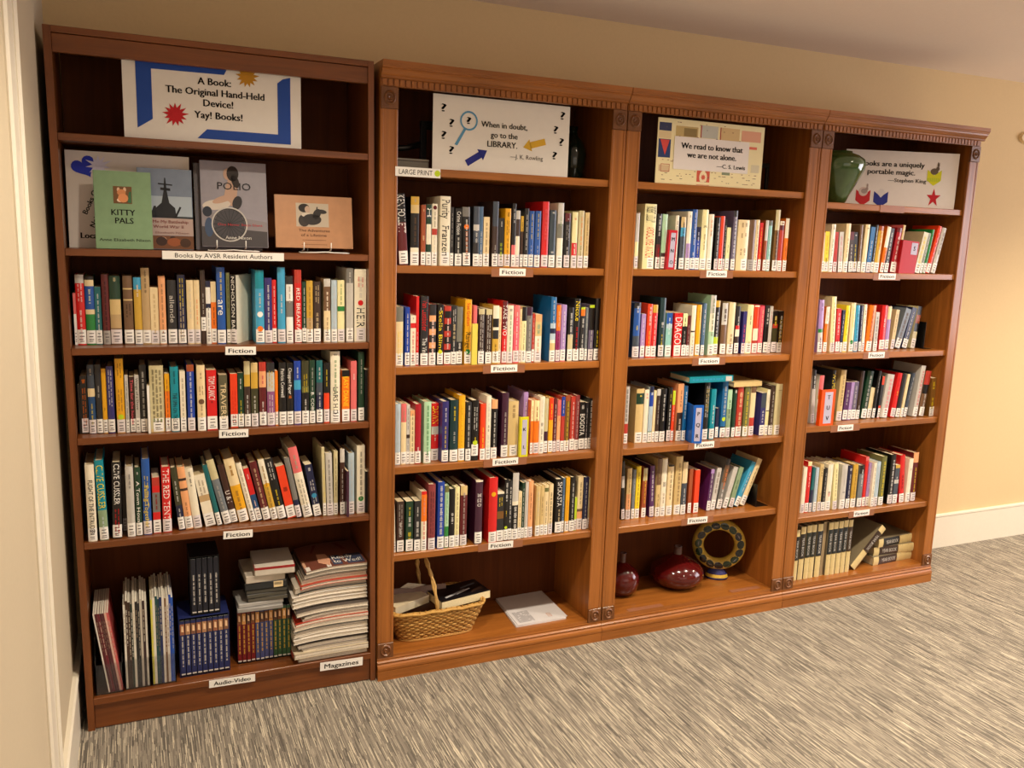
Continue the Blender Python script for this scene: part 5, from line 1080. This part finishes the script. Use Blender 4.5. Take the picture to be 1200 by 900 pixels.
# ---------------------------------------------------------------- year books
YG='year books on the bottom shelf of the fourth bookcase'
def yearbook(label,x,y,w,h=.256,lean=0,M=None,lab_c=(22,34,38),wname='year_book',turned=False):
    t=bpy.data.objects.new(wname,None); COL.objects.link(t); tag(t,label,'book',YG)
    t.matrix_world=M if M else Matrix.Translation((x,y,.0945+(w*math.sin(lean) if lean>0 else 0)))@Matrix.Rotation(lean,4,'Y')
    be=srgb(216,196,140); gr=srgb(128,116,92)
    g=G(); bul=.003; xs=[w*i/4 for i in range(5)]; pr=[(u,-bul*(1-(2*u/w-1)**2)) for u in xs]
    z=h
    if turned:
        g.box(0,w,0,.001,0,h,PAPER,srgb(160,140,108))
    else:
        for f,c in ((.13,be),(.47,srgb(*lab_c)),(.01,srgb(170,140,80)),(.39,be)):
            z2=max(0,z-f*h); g.add([(a,b,z) for a,b in pr]+[(a,b,z2) for a,b in pr],[(i,5+i,6+i,i+1) for i in range(4)],JACKET,c,True); z=z2
    for zz in (0,h): g.face([(a,b,zz) for a,b in pr]+[(w,.003,zz),(0,.003,zz)],JACKET,be)
    g.box(0,.002,0,.175,0,h,JACKET,gr); g.box(w-.002,w,0,.175,0,h,JACKET,gr); g.box(.002,w-.002,.001,.003,0,h,JACKET,be); g.build('cover',t)
    g=G(); g.box(.0021,w-.0021,.0035,.170,.003,h-.003,PAPER,srgb(196,182,150)); g.build('page_block',t)
    if not turned:
        g=G(); P,Fc,wd=glyphs('YEAR BOOK',0); ch=w*.42; L=h*.36
        fn=lambda u,v:(u,-bul*(1-(2*min(max(u/w,0),1)-1)**2)-.0009,v)
        g.add([fn(w*.5-ch*.5+b*ch,h*.80-a/wd*L) for a,b in P],Fc,PRINT,C['silver'])
        for zz in (.36,.30,.14): g.face([fn(.002,h*zz),fn(w-.002,h*zz),fn(w-.002,h*zz-.0012),fn(.002,h*zz-.0012)],PRINT,srgb(150,120,70))
        g.build('spine_lettering',t)
    return t
xs=[(1.921,.024,.238,(16,18,20)),(1.951,.028,.249,(30,26,26)),(1.985,.027,.252,(20,30,26)),(2.013,.027,.252,(20,26,26)),(2.048,.030,.252,(22,30,40)),(2.086,.022,.256,None),(2.112,.027,.252,(18,30,36)),(2.141,.027,.252,(16,28,36)),(2.172,.027,.252,(18,32,46)),(2.202,.026,.254,(16,28,36)),(2.232,.025,.252,(52,34,24))]
o1=['first','second','third','fourth','fifth','sixth','seventh','eighth','ninth','tenth','eleventh']
for i,(x,w_,h,c) in enumerate(xs):
    if c is None: yearbook('brown year book standing with its page edges out, in the middle of the row',x,.048,w_,h,turned=True)
    else: yearbook('%s upright year book of the row, counted from the third bookcase, beige and %s spine'%(o1[i],'brown' if i==10 else 'black'),x,.040,w_,h,lab_c=c)
yearbook('year book leaning hard against the upright row',2.300,.045,.036,.250,M=Matrix.Translation((2.272,.045,.1195))@Matrix.Rotation(math.radians(44),4,'Y'),lab_c=(52,34,24))
def lying(x,y,z,label,rz,c,L=.262):
    M=Matrix.Translation((x,y,z))@Matrix.Rotation(math.radians(rz),4,'Z')@Matrix.Translation((L,0,0))@Matrix.Rotation(math.radians(-90),4,'Y')
    yearbook(label,0,0,.041,L,M=M,lab_c=c)
lying(2.425,.055,.0945,'lowest year book of the flat pile of three',3,(52,34,24)); lying(2.437,.070,.1363,'middle year book of the flat pile of three',-2,(52,34,24),.25); lying(2.455,.062,.1781,'topmost year book of the flat pile of three',4,(24,28,32),.24)

# ---------------------------------------------------------------- bottom shelf, plain bookcase
ZB=.1084
MG='upright magazines in clear holders'
def holder(label,x0,x1,y,dep=.23,hb=.10):
    t=thing('magazine_holder',label,'holder',(x0,y,ZB),(0,0,0),'clear acrylic magazine holders'); w=x1-x0
    g=G(); g.box(0,w,0,.0025,0,hb,CLEAR); g.build('front_panel',t)
    for a in (0,w-.0025):
        g=G(); P=[(0,0),(dep,0),(dep,.24),(.14,.24),(0,hb)]; n=5
        g.add([(a,u,v) for u,v in P]+[(a+.0025,u,v) for u,v in P],[(i,(i+1)%n,n+(i+1)%n,n+i) for i in range(n)]+[tuple(range(n)),tuple(range(2*n-1,n-1,-1))],CLEAR); g.build('side_panel',t)
    g=G(); g.box(.0026,w-.0026,.0026,dep,0,.0025,CLEAR); g.build('base',t)
holder('clear holder with pink and dark red magazines, beside the outer side panel',-.902,-.822,.018); holder('middle clear holder, filled with dark magazines',-.818,-.742,.024); holder('clear holder with blue and yellow magazines, next to the navy box set',-.738,-.664,.024)
def magazine(label,x,y,w,h,c,lean=0,dy=0,dep=.205):
    t=bpy.data.objects.new('magazine',None); COL.objects.link(t); tag(t,label,'magazine',MG)
    t.matrix_world=Matrix.Translation((x,y,ZB+.0030+(w*math.sin(lean) if lean>0 else 0)))@Matrix.Rotation(lean,4,'Y')
    g=G(); cc=srgb(*c)
    g.box(0,w,-.0004,.0006,0,h,JACKET,cc); g.box(0,.0005,.0006,dep,0,h,JACKET,cc); g.box(w-.0005,w,.0006,dep,0,h,JACKET,cc); g.build('cover',t)
    g=G(); g.box(.0005,w-.0005,.0007,dep-.001,.0005,h-.0005,PAPER,srgb(226,220,206)); g.build('pages',t)
    g=G(); r_=random.Random(int(x*1e4)); 
    scribble(g,lambda u,v:(u,-.0009,v),h*.9,h*r_.uniform(.3,.6),w/2,w*.2,srgb(*r_.choice(((230,226,218),(200,190,170),(150,130,110)))),r_)
    g.build('spine_print',t)
for i,(w_,c,nm) in enumerate(((.0042,(236,230,220),'white'),(.0075,(84,22,34),'dark red'),(.0065,(110,28,44),'maroon'),(.0050,(70,24,34),'wine-dark'),(.0070,(88,40,48),'brown-red'),(.0060,(222,176,160),'pale pink'),(.0060,(206,96,96),'rose-red'))):
    x=-.8955+sum((.0042,.0075,.0065,.0050,.0070,.0060,.0060)[:i])*1.06+.0295
    magazine('%s magazine leaning in the holder by the side panel, %s from that panel'%(nm,o1[i]),x,.023,w_,.270,c,lean=-.13)
cols=[((232,226,214),'white'),((66,44,34),'brown'),((58,38,30),'dark brown'),((24,46,38),'dark green'),((228,224,210),'white'),((34,34,36),'black'),((30,34,40),'black'),((196,190,178),'grey'),((52,34,38),'dark plum'),((214,208,196),'pale grey')]
x=-.8145
for i,(c,nm) in enumerate(cols):
    w_=.0060+.0016*((i*7)%3)*.5; magazine('%s magazine in the middle holder, %s from its side nearer the pink magazines'%(nm,o1[i]),x,.0275,w_,.285+.006*((i*5)%3),c); x+=w_+.0002
cols=[((216,210,70),'yellow'),((230,226,216),'white'),((26,74,78),'teal'),((30,60,70),'dark teal'),((28,44,96),'navy'),((226,222,212),'white'),((120,86,60),'brown'),((214,208,198),'pale grey'),((24,70,170),'bright blue'),((34,84,180),'blue')]
x=-.7345
for i,(c,nm) in enumerate(cols):
    w_=.0058+.0016*((i*5)%3)*.5; magazine('%s magazine in the holder beside the navy set, %s from the middle holder'%(nm,o1[i]),x,.0275,w_,.290+.005*((i*4)%3),c); x+=w_+.0002
# box sets of disc cases
def slip(label,x,y,z,w,h,dep,c):
    t=thing('slipcase',label,'box',(x,y,z),(0,0,0),'slipcases of the disc sets'); cc=srgb(*c); k=.002
    for nm,b in (('side',(0,k,0,dep,0,h)),('side',(w-k,w,0,dep,0,h)),('top',(k,w-k,0,dep,h-k,h)),('bottom',(k,w-k,0,dep,0,k)),('back',(k,w-k,dep-k,dep,k,h-k))):
        g=G(); g.box(*b,PLASTIC,cc); g.build(nm+'_panel',t)
def disc_case(label,x,y,z,w,h,c,top,grp,txtc=C['silver'],dep=.135,proto=[None]):
    t=thing('disc_case',label,'disc case',(x,y,z),(0,0,0),grp)
    g=G(); g.box(0,w,0,dep,0,h,PLASTIC,srgb(14,14,18),bev=.0012); g.build('case',t)
    g=G(); g.box(.001,w-.001,-.0005,.0,.006,h-.003,JACKET,srgb(*c)); s=g.build('spine_insert',t)
    g=G()
    if top: g.face([(.0012,-.0009,h-.050),(w-.0012,-.0009,h-.050),(w-.0012,-.0009,h-.012),(.0012,-.0009,h-.012)],PRINT,srgb(*top)); g.face([(w*.3,-.0012,h-.038),(w*.75,-.0012,h-.040),(w*.7,-.0012,h-.020),(w*.35,-.0012,h-.018)],PRINT,srgb(236,200,160))
    g.face([(.002,-.0009,.007),(w-.002,-.0009,.007),(w-.002,-.0009,.012),(.002,-.0009,.012)],PRINT,C['silver'])
    scribble(g,lambda u,v:(u,-.0010,v),h-.055,.035,w/2,w*.17,txtc,random.Random(int(x*1e4)))
    g.build('spine_print',t)
slip('navy slipcase holding nine disc cases, on the bottom shelf',-.652,.045,ZB,.158,.208,.145,(34,44,96))
for i in range(9): disc_case('%s of the nine navy disc cases with faces at the top, counted from the magazines'%o1[i],-.6497+i*.01715,.043,ZB+.0024,.0166,.198,(30,40,92),[(150,96,70),(176,130,96),(130,90,70)][i%3],'disc cases in the navy slipcase',dep=.14)
slip('black slipcase standing on top of the navy one',-.612,.052,ZB+.2086,.092,.202,.14,(16,16,20))
for i in range(5): disc_case('%s of the five black disc cases in the upper slipcase, counted from the magazines'%o1[i],-.6094+i*.0174+(.0007 if i>2 else 0),.050,ZB+.2112,.0166,.194,(20,24,40),None,'disc cases in the black slipcase',dep=.135)
for i in range(12):
    c,nm=[((110,20,26),'red'),((64,72,122),'blue'),((42,82,52),'green')][i//4]
    disc_case('%s of the four %s disc cases below the boxes, counting from the navy set'%(o1[i%4],nm),-.466+i*.0149,.075-.001*(i%3),ZB,.0146,.193,c,[(120,76,50),(196,140,80),(90,60,50)][i%3],'row of red, blue and green disc cases',C['gold'])
PG='boxes and cases piled on the coloured disc cases'
def flatbox(label,x,y,z,w,dep,th,c,rz=0,band=None,lab=None,name='disc_case',tiltx=0):
    t=thing(name,label,'case',(x,y,z),(0,math.radians(tiltx),math.radians(rz)),PG)
    g=G(); g.box(0,w,0,dep,0,th,PLASTIC,srgb(*c),bev=.0015); g.build('case',t)
    g=G(); g.box(.003,w-.003,-.0005,0,th*.12,th*.88,JACKET,srgb(*(band or c))); g.build('edge_insert',t)
    if lab:
        g=G(); g.box(w*.68,w*.90,-.0009,-.0005,th*.12,th*.92,LABEL,C['cream']); l=g.build('sticker',t); g=G()
        for k in range(9): g.face([(w*.70+k*w*.02,-.0014,th*.45),(w*.71+k*w*.02,-.0014,th*.45),(w*.71+k*w*.02,-.0014,th*.8),(w*.70+k*w*.02,-.0014,th*.8)],PRINT,C['charcoal'])
        g.build('bars',l)
    return t
z0=ZB+.1935
flatbox('lower silver-grey case, first on the coloured disc cases',-.466,.055,z0,.150,.13,.0135,(150,148,146),rz=-2); flatbox('upper silver-grey case, jutting out under the black cases',-.461,.060,z0+.014,.150,.13,.0135,(168,166,164),rz=3)
flatbox('lowest black case of the pile on the coloured disc cases',-.432,.065,z0+.0285,.135,.19,.0140,(52,50,46),rz=-1,band=(92,88,78)); flatbox('second black case of the pile on the coloured disc cases',-.434,.062,z0+.0430,.135,.19,.0140,(46,44,42),rz=1,band=(80,78,70)); flatbox('third black case of the pile, below the stickered one',-.436,.066,z0+.0575,.137,.19,.0140,(40,40,38),rz=-2,band=(72,70,64))
flatbox('thick black case with a cream barcode sticker on its edge',-.440,.062,z0+.0720,.140,.19,.026,(24,24,26),rz=-1,band=(36,40,44),lab=True)
flatbox('beige box under the topmost red-edged box',-.436,.058,z0+.0985,.130,.17,.026,(196,186,172),rz=2,name='audio_box'); t=flatbox('topmost beige box with a red edge',-.408,.050,z0+.1250,.132,.17,.030,(204,196,184),rz=-2,name='audio_box')
g=G(); g.box(-.0006,.1326,-.0010,.04,.0215,.0296,JACKET,srgb(150,26,30)); g.build('red_edge',t)
# loose pile of magazines: floppy slabs that sag over one another
rp=random.Random(11); z=ZB+.0006; CC=[((226,216,200),'cream'),((214,205,190),'pale'),((92,84,80),'grey'),((180,60,44),'red-edged'),((236,230,222),'white'),((60,54,56),'dark'),((200,186,160),'buff'),((70,96,104),'teal'),((228,222,214),'white'),((150,140,130),'grey')]
k=0; n_m=26
def wav(u,k): 
    base=.5+.5*math.cos(u*math.pi*.9); return base
for k in range(n_m):
    th=[.0135,.0095,.0175,.0115,.0155,.0085][k%6]*(1.0+.12*rp.uniform(-1,1)); c,nm=CC[(k*3)%10]
    top=k==n_m-1
    if top: th=.012
    w_=.262+rp.uniform(-.012,.004); x0=-.285+rp.uniform(-.006,.014)+(.020 if k in (3,7,12,13,19) else 0); y0=.010+rp.uniform(-.012,.024)
    if k>20: x0=-.262+.004*(k-21); w_=.238
    x1=min(x0+w_,-.030)
    t=thing('magazine','x','magazine',(0,0,0),(0,0,0),'loose pile of magazines on the bottom shelf')
    lab='%s magazine in the tall loose pile, %s from the bottom'%(nm,(o1+['twelfth','thirteenth','fourteenth','fifteenth','sixteenth','seventeenth','eighteenth','nineteenth','twentieth','twenty-first','twenty-second','twenty-third','twenty-fourth','twenty-fifth','topmost'])[k])
    if top: lab='topmost magazine of the loose pile, lettered Ready to Wed!'
    t['label']=lab
    n=9; dep=.255 if k<21 else .235; amp=.010*min(1,k/8)
    def zz(u): return -amp*(1-u)**3*1.2-amp*.35*max(0,u-.8)*5*(.2) + amp*.12*math.sin(u*5)
    base=z+(amp*1.05 if False else 0)
    def slab(a,b,y0,y1,xa,xb):
        P=[];Fc=[]
        for i in range(n):
            u=i/(n-1); x=xa+(xb-xa)*u; dz=zz(u)
            for yy in (y0,y1):
                for q in (a,b): P.append((x,yy,base+dz+q))
        for i in range(n-1):
            o=i*4; p=o+4
            Fc+=[(o,p,p+1,o+1),(o+2,o+3,p+3,p+2),(o+1,p+1,p+3,o+3),(o,o+2,p+2,p)]
        Fc+=[(0,1,3,2),((n-1)*4,(n-1)*4+2,(n-1)*4+3,(n-1)*4+1)]
        return P,Fc
    g=G(); cc=srgb(*c)
    for a,b in ((0,.0007),(th-.0007,th)): P,Fc=slab(a,b,y0,y0+dep,x0,x1); g.add(P,Fc,JACKET,cc if (a==0 or not top) else srgb(120,70,56),False)
    g.build('cover',t)
    g=G()
    lay=max(2,int(th/.0035))
    for q in range(lay):
        a=.0008+(th-.0016)*q/lay; b=.0008+(th-.0016)*(q+.93)/lay; s=rp.uniform(.0,.004)
        P,Fc=slab(a,b,y0+.001+s*.6,y0+dep-.002,x0+.001+s,x1-.001-s*.5); f=rp.uniform(.78,1.05); g.add(P,Fc,PAPER,tuple(min(1,v*f) for v in srgb(226,216,200)))
    g.build('pages',t)
    if top:
        g=G(); e=.0009
        fn=lambda u,v:(x0+u*(x1-x0),y0+v,base+zz(u)+th+.0006)
        def cov(pts,c,e=0): g.face([(lambda p:(p[0],p[1],p[2]+e))(fn(*p)) for p in pts],PRINT,srgb(*c))
        cov([(.01,.03),(.5,.03),(.5,.10),(.01,.10)],(206,160,130)); cov([(.02,.0),(.42,.0),(.42,.05),(.02,.035)],(222,214,206),.0002)
        cov([(.46,.01),(.97,.01),(.97,.10),(.46,.10)],(66,74,100)); cov([(.25,.05),(.40,.01),(.45,.06),(.42,.12),(.28,.13)],(216,160,130),.0003); cov([(.2,.15),(.8,.15),(.7,.22),(.3,.22)],(110,48,44))
        P,Fc,wd=glyphs('Ready',0); g.add([(x0+.104+a/wd*.072,y0+.060+b*.028,base+zz(.7)+th+.0016) for a,b in P],Fc,PRINT,C['white'])
        P,Fc,wd=glyphs('to Wed!',0); g.add([(x0+.104+a/wd*.096,y0+.022+b*.028,base+zz(.7)+th+.0016) for a,b in P],Fc,PRINT,C['white'])
        g.build('cover_print',t)
    z+=th+.0004

# ---------------------------------------------------------------- wicker basket, paperbacks and newsletters
t=thing('wicker_basket','wicker basket with a tall handle, holding paperbacks','basket',(.2545,.150,.0905))
def ring(u,f,off=0):   # f 0 bottom .. 1 rim ; rounded rectangle flaring outward
    a=2*math.pi*u; hx=.143+.043*f+off; hy=.082+.030*f+off; p=5
    c,s=math.cos(a),math.sin(a); r=(abs(c)**p+abs(s)**p)**(-1/p)
    return (hx*c*r,hy*s*r)
g=G(); NR=13
for j in range(NR):
    f=(j+.5)/NR; n=150; pts=[]
    for i in range(n+1):
        u=i/n; o_=.0022*(1 if (i//2+j)%2 else -1); x,y=ring(u,f,o_); pts.append((x,y,.004+f*.110+.0015*math.sin(u*25+j)))
    g.tube(pts,.0047,WICKER,srgb(*((186,140,72),(172,124,60),(198,156,88))[j%3]),n=5,caps=False)
g.build('woven_wall',t)
g=G()
for i in range(44):
    u=i/44; g.tube([(*ring(u,0,.001),.0),(*ring(u,1,.001),.118)],.0024,WICKER,srgb(150,104,50),n=5)
g.build('stakes',t)
g=G()
for off in (.004,-.004):
    pts=[(*ring(i/60,1,off),.118+.002*math.sin(i*1.7+off*900)) for i in range(61)]; g.tube(pts,.0055,WICKER,srgb(200,156,84),n=6,caps=False)
for k in range(60): 
    x,y=ring(k/60,1,0); g.tube([(x*1.03,y*1.04,.110),(x*1.04,y*1.05,.120),(x,y,.1255),(x*.965,y*.95,.119)],.0026,WICKER,srgb(176,128,62),n=5)
g.build('rim',t)
g=G(); pts=[(*ring(i/60,0,.002),.004) for i in range(61)]; g.tube(pts,.0065,WICKER,srgb(186,140,76),n=6,caps=False)
g.box(-.135,.135,-.07,.07,.002,.006,WICKER,srgb(150,104,56)); g.build('bottom',t)
g=G()
for s in (-.005,.005):
    pts=[]
    for i in range(25):
        a=math.pi*i/24; tw=.004*math.sin(i*1.5+(0 if s<0 else math.pi))
        pts.append((-.012-.036*math.sin(a)+tw,-.108*math.cos(a),.105+.215*math.sin(a)**.75+s*.6))
    g.tube(pts,.0052,WICKER,srgb(196,158,96),n=7)
g.build('handle',t)
flat_book('paperback','thick paperback with its worn page edges up front, lying at the basket\'s open end',.090,.075,.200,.165,.11,.030,(214,200,168),rz=24,spine=(206,196,170),pages=srgb(222,208,176),cat='book')
t=thing('paperback','dark-covered paperback sticking out of the basket over the white newsletters','book',(.265,.062,.200),(0,math.radians(-1.5),math.radians(9)))
g=G(); g.box(0,.21,0,.125,.0,.0008,JACKET,C['cream']); g.box(0,.21,0,.125,.0292,.030,JACKET,srgb(18,18,22)); g.box(.2092,.21,0,.125,.0008,.0292,JACKET,C['cream']); g.build('cover',t)
g=G(); g.box(.0005,.209,.0005,.124,.0009,.0291,PAPER,srgb(232,220,180)); g.build('page_block',t)
g=G()
for P,c in (([(.03,.02),(.13,.05),(.13,.062),(.03,.032)],(176,176,178)),([(.08,.03),(.15,.052),(.15,.060),(.10,.05)],(214,214,214)),([(.12,.07),(.19,.085),(.19,.095),(.12,.08)],(110,112,118)),([(.14,.02),(.20,.03),(.20,.05),(.15,.04)],(90,70,60))): g.face([(a,b,.0306) for a,b in P],PRINT,srgb(*c))
g.build('cover_print',t)
t=thing('booklet','brown booklet standing in the back of the basket, its page corner curled','booklet',(.110,.165,.150),(math.radians(-18),0,math.radians(-4)))
g=G(); g.box(0,.21,0,.003,0,.105,JACKET,srgb(96,56,34),bev=.0006); g.build('cover',t)
g=G(); g.face([(.03,-.002,.106),(.075,-.012,.100),(.13,-.004,.108),(.06,-.006,.122)],PAPER,srgb(206,198,180)); g.build('curled_page',t)
rp=random.Random(4)
def sheet(label,k,name='newsletter'):
    th=.0021; g=G(); P=[(.566,.040),(.785,.046),(.800,.305),(.585,.300)]
    a=rp.uniform(-.02,.02); o_=rp.uniform(-.004,.004); cx,cy=.68,.17
    Q=[(cx+(x-cx)*math.cos(a)-(y-cy)*math.sin(a)+o_,cy+(x-cx)*math.sin(a)+(y-cy)*math.cos(a)+o_*.5) for x,y in P]
    z=.0906+k*.0023
    t=thing(name,label,'paper',(0,0,0),(0,0,0),'white newsletters stacked beside the basket')
    g.prism(Q,z,z+th,LABEL,srgb(216,212,214),axis='z'); g.build('sheets',t); return t,Q,z+th
for k in range(4):
    t,Q,z=sheet(['lowest white newsletter of the small stack beside the basket','second white newsletter from the bottom, beside the basket','third white newsletter from the bottom, beside the basket','topmost white newsletter with grey print, beside the basket'][k],k)
g=G()
def qp(u,v): 
    a=Vector(Q[0]).lerp(Vector(Q[1]),u); b=Vector(Q[3]).lerp(Vector(Q[2]),u); p=a.lerp(b,v); return (p.x,p.y,z+.0005)
for j in range(13):
    v=.06+j*.028
    for i in range(9): 
        u=.06+i*.035
        if rp.random()<.9: g.face([qp(u,v),qp(u+.03,v),qp(u+.03,v+.014),qp(u,v+.014)],PRINT,srgb(140,136,140))
for u0,u1,v0,v1 in ((.66,.74,.09,.10),(.66,.74,.20,.21),(.66,.67,.09,.21),(.73,.74,.09,.21),(.68,.72,.13,.14),(.68,.72,.16,.17)): g.face([qp(u0,v0),qp(u1,v0),qp(u1,v1),qp(u0,v1)],PRINT,srgb(200,140,110))
g.build('print',t)

# ---------------------------------------------------------------- pottery, glass, bookends
RED=srgb(80,13,14)
def vase(label,x,y,z,prof,c,m=GLAZE,neck=None,lean=0):
    t=thing('vase',label,'vase',(x,y,z),(0,0,0)); g=G(); g.lathe(prof,m,c,n=40); g.build('body',t)
    if neck: g=G(); g.lathe(neck,m,srgb(86,60,58),n=24); g.build('neck',t)
    return t
z=.0964
vase('small round dark red vase beside the carved pilaster',1.112,.175,z,[(0,0),(.030,.001),(.050,.008),(.068,.030),(.074,.062),(.070,.088),(.056,.112),(.036,.128),(.020,.136),(.013,.142)],RED,neck=[(.0125,.141),(.0125,.160),(.0135,.180),(.0155,.183),(.010,.182),(.009,.150)])
vase('wide squat dark red vase in the middle of the bottom shelf',1.392,.178,z,[(0,0),(.045,.001),(.080,.008),(.105,.028),(.118,.054),(.114,.078),(.094,.102),(.064,.122),(.036,.136),(.019,.144)],RED,neck=[(.0185,.1435),(.0175,.160),(.0175,.176),(.0195,.179),(.014,.178),(.013,.155)])
t=thing('vase','yellow ring-shaped vase with a dark leaf garland on a striped blue foot','vase',(1.615,.185,z),(0,0,math.radians(-30)))
YEL=srgb(206,176,82); R0=.0925; r0=.026; cz=.158
g=G(); P=[];Fc=[]
N1,N2=48,16
for i in range(N1):
    a=2*math.pi*i/N1
    for j in range(N2):
        b=2*math.pi*j/N2; rr=R0+r0*math.cos(b); P.append((rr*math.cos(a),r0*1.05*math.sin(b),cz+rr*math.sin(a)))
for i in range(N1):
    for j in range(N2): Fc.append((i*N2+j,((i+1)%N1)*N2+j,((i+1)%N1)*N2+(j+1)%N2,i*N2+(j+1)%N2))
g.add(P,Fc,GLAZE,YEL,True); g.build('ring_body',t)
LC=[(14,26,18),(26,46,24),(34,24,40),(16,22,32),(40,58,34),(120,110,120)]
for i in range(15):
    a=2*math.pi*(i+.3)/15; g=G(); n=10; P=[]
    def tor(u,v): 
        aa=a+u; b=-math.pi/2+v; rr=R0+(r0+.0022)*math.cos(b); return (rr*math.cos(aa),(r0*1.05+.0022)*math.sin(b),cz+rr*math.sin(aa))
    P=[tor(0,0)]+[tor(.212*math.cos(2*math.pi*k/n)+.03*math.sin(2*math.pi*k/n),.60*math.sin(2*math.pi*k/n)) for k in range(n)]
    g.add(P,[(0,1+k,1+(k+1)%n) for k in range(n)],GLAZE,srgb(*LC[(i*2)%5]),True)
    P=[tor(.13*q,.12*s) for q,s in ((-1,.2),(0,1.2),(1,.2),(0,-.3))]; P=[(x,y-.0012,zc) for x,y,zc in P]
    g.add(P,[(0,1,2,3)],GLAZE,srgb(*LC[(i*2+3)%6]),True); g.build('leaf',t)
g=G(); st=[srgb(52,52,110),srgb(52,52,110),srgb(214,180,70),srgb(214,180,70),srgb(66,48,92),srgb(52,60,120),srgb(52,60,120)]
g.lathe([(0,0),(.050,.0),(.051,.010),(.049,.013),(.047,.024),(.044,.027),(.036,.038),(.024,.046)],GLAZE,st,n=28,squash=.72); g.build('foot',t)
g=G(); g.lathe([(.018,cz+.112),(.017,cz+.128),(.021,cz+.146),(.016,cz+.145),(.013,cz+.13)],GLAZE,srgb(44,64,112),n=20); g.build('neck',t)
GREEN=bpy.data.materials.new('green_glass'); GREEN.use_nodes=True; b=GREEN.node_tree.nodes['Principled BSDF']
b.inputs['Base Color'].default_value=(*srgb(78,128,66),1); b.inputs['Transmission Weight'].default_value=.55; b.inputs['Roughness'].default_value=.12; b.inputs['Coat Weight'].default_value=.8
nn=GREEN.node_tree.nodes.new('ShaderNodeTexNoise'); nn.inputs['Scale'].default_value=9; rr_=GREEN.node_tree.nodes.new('ShaderNodeValToRGB'); rr_.color_ramp.elements[0].color=(*srgb(52,92,44),1); rr_.color_ramp.elements[1].color=(*srgb(96,140,78),1)
GREEN.node_tree.links.new(nn.outputs[0],rr_.inputs[0]); GREEN.node_tree.links.new(rr_.outputs[0],b.inputs['Base Color'])
vase('big green glass vase in front of the rabbit sign',1.985,.150-.035,1.7648,[(0,0),(.030,.0),(.036,.006),(.048,.040),(.070,.090),(.092,.140),(.100,.172),(.094,.196),(.070,.216),(.046,.226),(.044,.234),(.041,.233),(.043,.224)],(1,1,1),m=GREEN)
for o_ in [o for o in bpy.data.objects if o.get('label','').startswith('big green glass')]: o_.scale=(1.07,1.07,.91); o_.location.y=.070; o_.location.x=2.0
vase('dark green vase in shadow on the top shelf of the second bookcase',.800,.20,1.7968,[(0,0),(.032,.0),(.040,.01),(.050,.05),(.055,.10),(.045,.14),(.022,.165),(.016,.18),(.02,.20),(.017,.199)],srgb(16,32,24))
def frame_stand(label,x,y,z,w,h,th=.018,arm=False):
    t=thing('metal_stand',label,'stand',(x,y,z),(0,0,0))
    for a in (0,w-th): g=G(); g.box(a,a+th,0,.012,0,h,METAL,C['black2'],bev=.002); g.build('post',t)
    g=G(); g.box(0,w,-.001,.013,h-th*1.3,h,METAL,C['black2'],bev=.002); g.build('crossbar',t)
    g=G(); g.box(0,w,.0125,.11,0,.003,METAL,C['black2'],bev=.001); g.build('foot',t)
    if arm: g=G(); g.tube([(.0,.006,h*.52),(-.05,.006,h*.43),(-.10,.006,h*.40)],.010,METAL,C['black2'],n=8); g.build('arm',t)
frame_stand('black metal stand in the shadow beside the LIBRARY sign',.175,.12,1.7968,.13,.165,.022,arm=True)
frame_stand('black metal frame beside the old book card poster',1.640,.16,1.7978,.070,.118,.015)
t=thing('box_file','flat grey box on the top shelf behind the LARGE PRINT tag','box',(.062,.04,1.7966)); g=G(); g.box(0,.118,0,.20,0,.022,PLASTIC,srgb(104,100,92),bev=.002); g.build('tray',t); g=G(); g.box(-.001,.119,-.001,.201,.0225,.030,PLASTIC,srgb(124,118,108),bev=.002); g.build('lid',t)
def bookend(label,x,z,w,h,y=.05,dep=.10,side=1):
    t=thing('bookend',label,'bookend',(x,y,z),(0,0,0),'black metal bookends'); g=G(); g.box(0,.0018,0,dep,0,h,METAL,C['black2'],bev=.0006); g.build('upright',t); g=G(); g.box(.0019,w,.0,dep,0,.0016,METAL,C['black2'],bev=.0005); g.build('foot',t)
bookend('black bookend with a long foot on the lowest fiction shelf of the third bookcase',1.690,.4604,.066,.10,y=.05,dep=.13)
bookend('black bookend holding the dark books of the fourth bookcase',2.601,1.1284,.05,.125,y=.06,dep=.12)
t=thing('wall_sensor','small white wall device with a dark oval lens, beyond the far bookcase','sensor',(3.474,D-.001,2.160))
g=G(); P=[(.055*math.cos(a*math.pi/12),.030*math.sin(a*math.pi/12)) for a in range(24)]; g.add([(x,0,zq) for x,zq in P]+[(x*.9,-.016,zq*.85) for x,zq in P],[(i,(i+1)%24,24+(i+1)%24,24+i) for i in range(24)]+[tuple(range(24,48))],PLASTIC,srgb(222,198,152)); g.build('housing',t)
g=G(); g.add([(0+.020*math.cos(a*math.pi/8),-.0165,.0+.013*math.sin(a*math.pi/8)) for a in range(16)]+[(.012*math.cos(a*math.pi/8),-.024,.008*math.sin(a*math.pi/8)) for a in range(16)],[(i,(i+1)%16,16+(i+1)%16,16+i) for i in range(16)]+[tuple(range(16,32))],PLASTIC,C['black2'],True); g.build('lens',t)
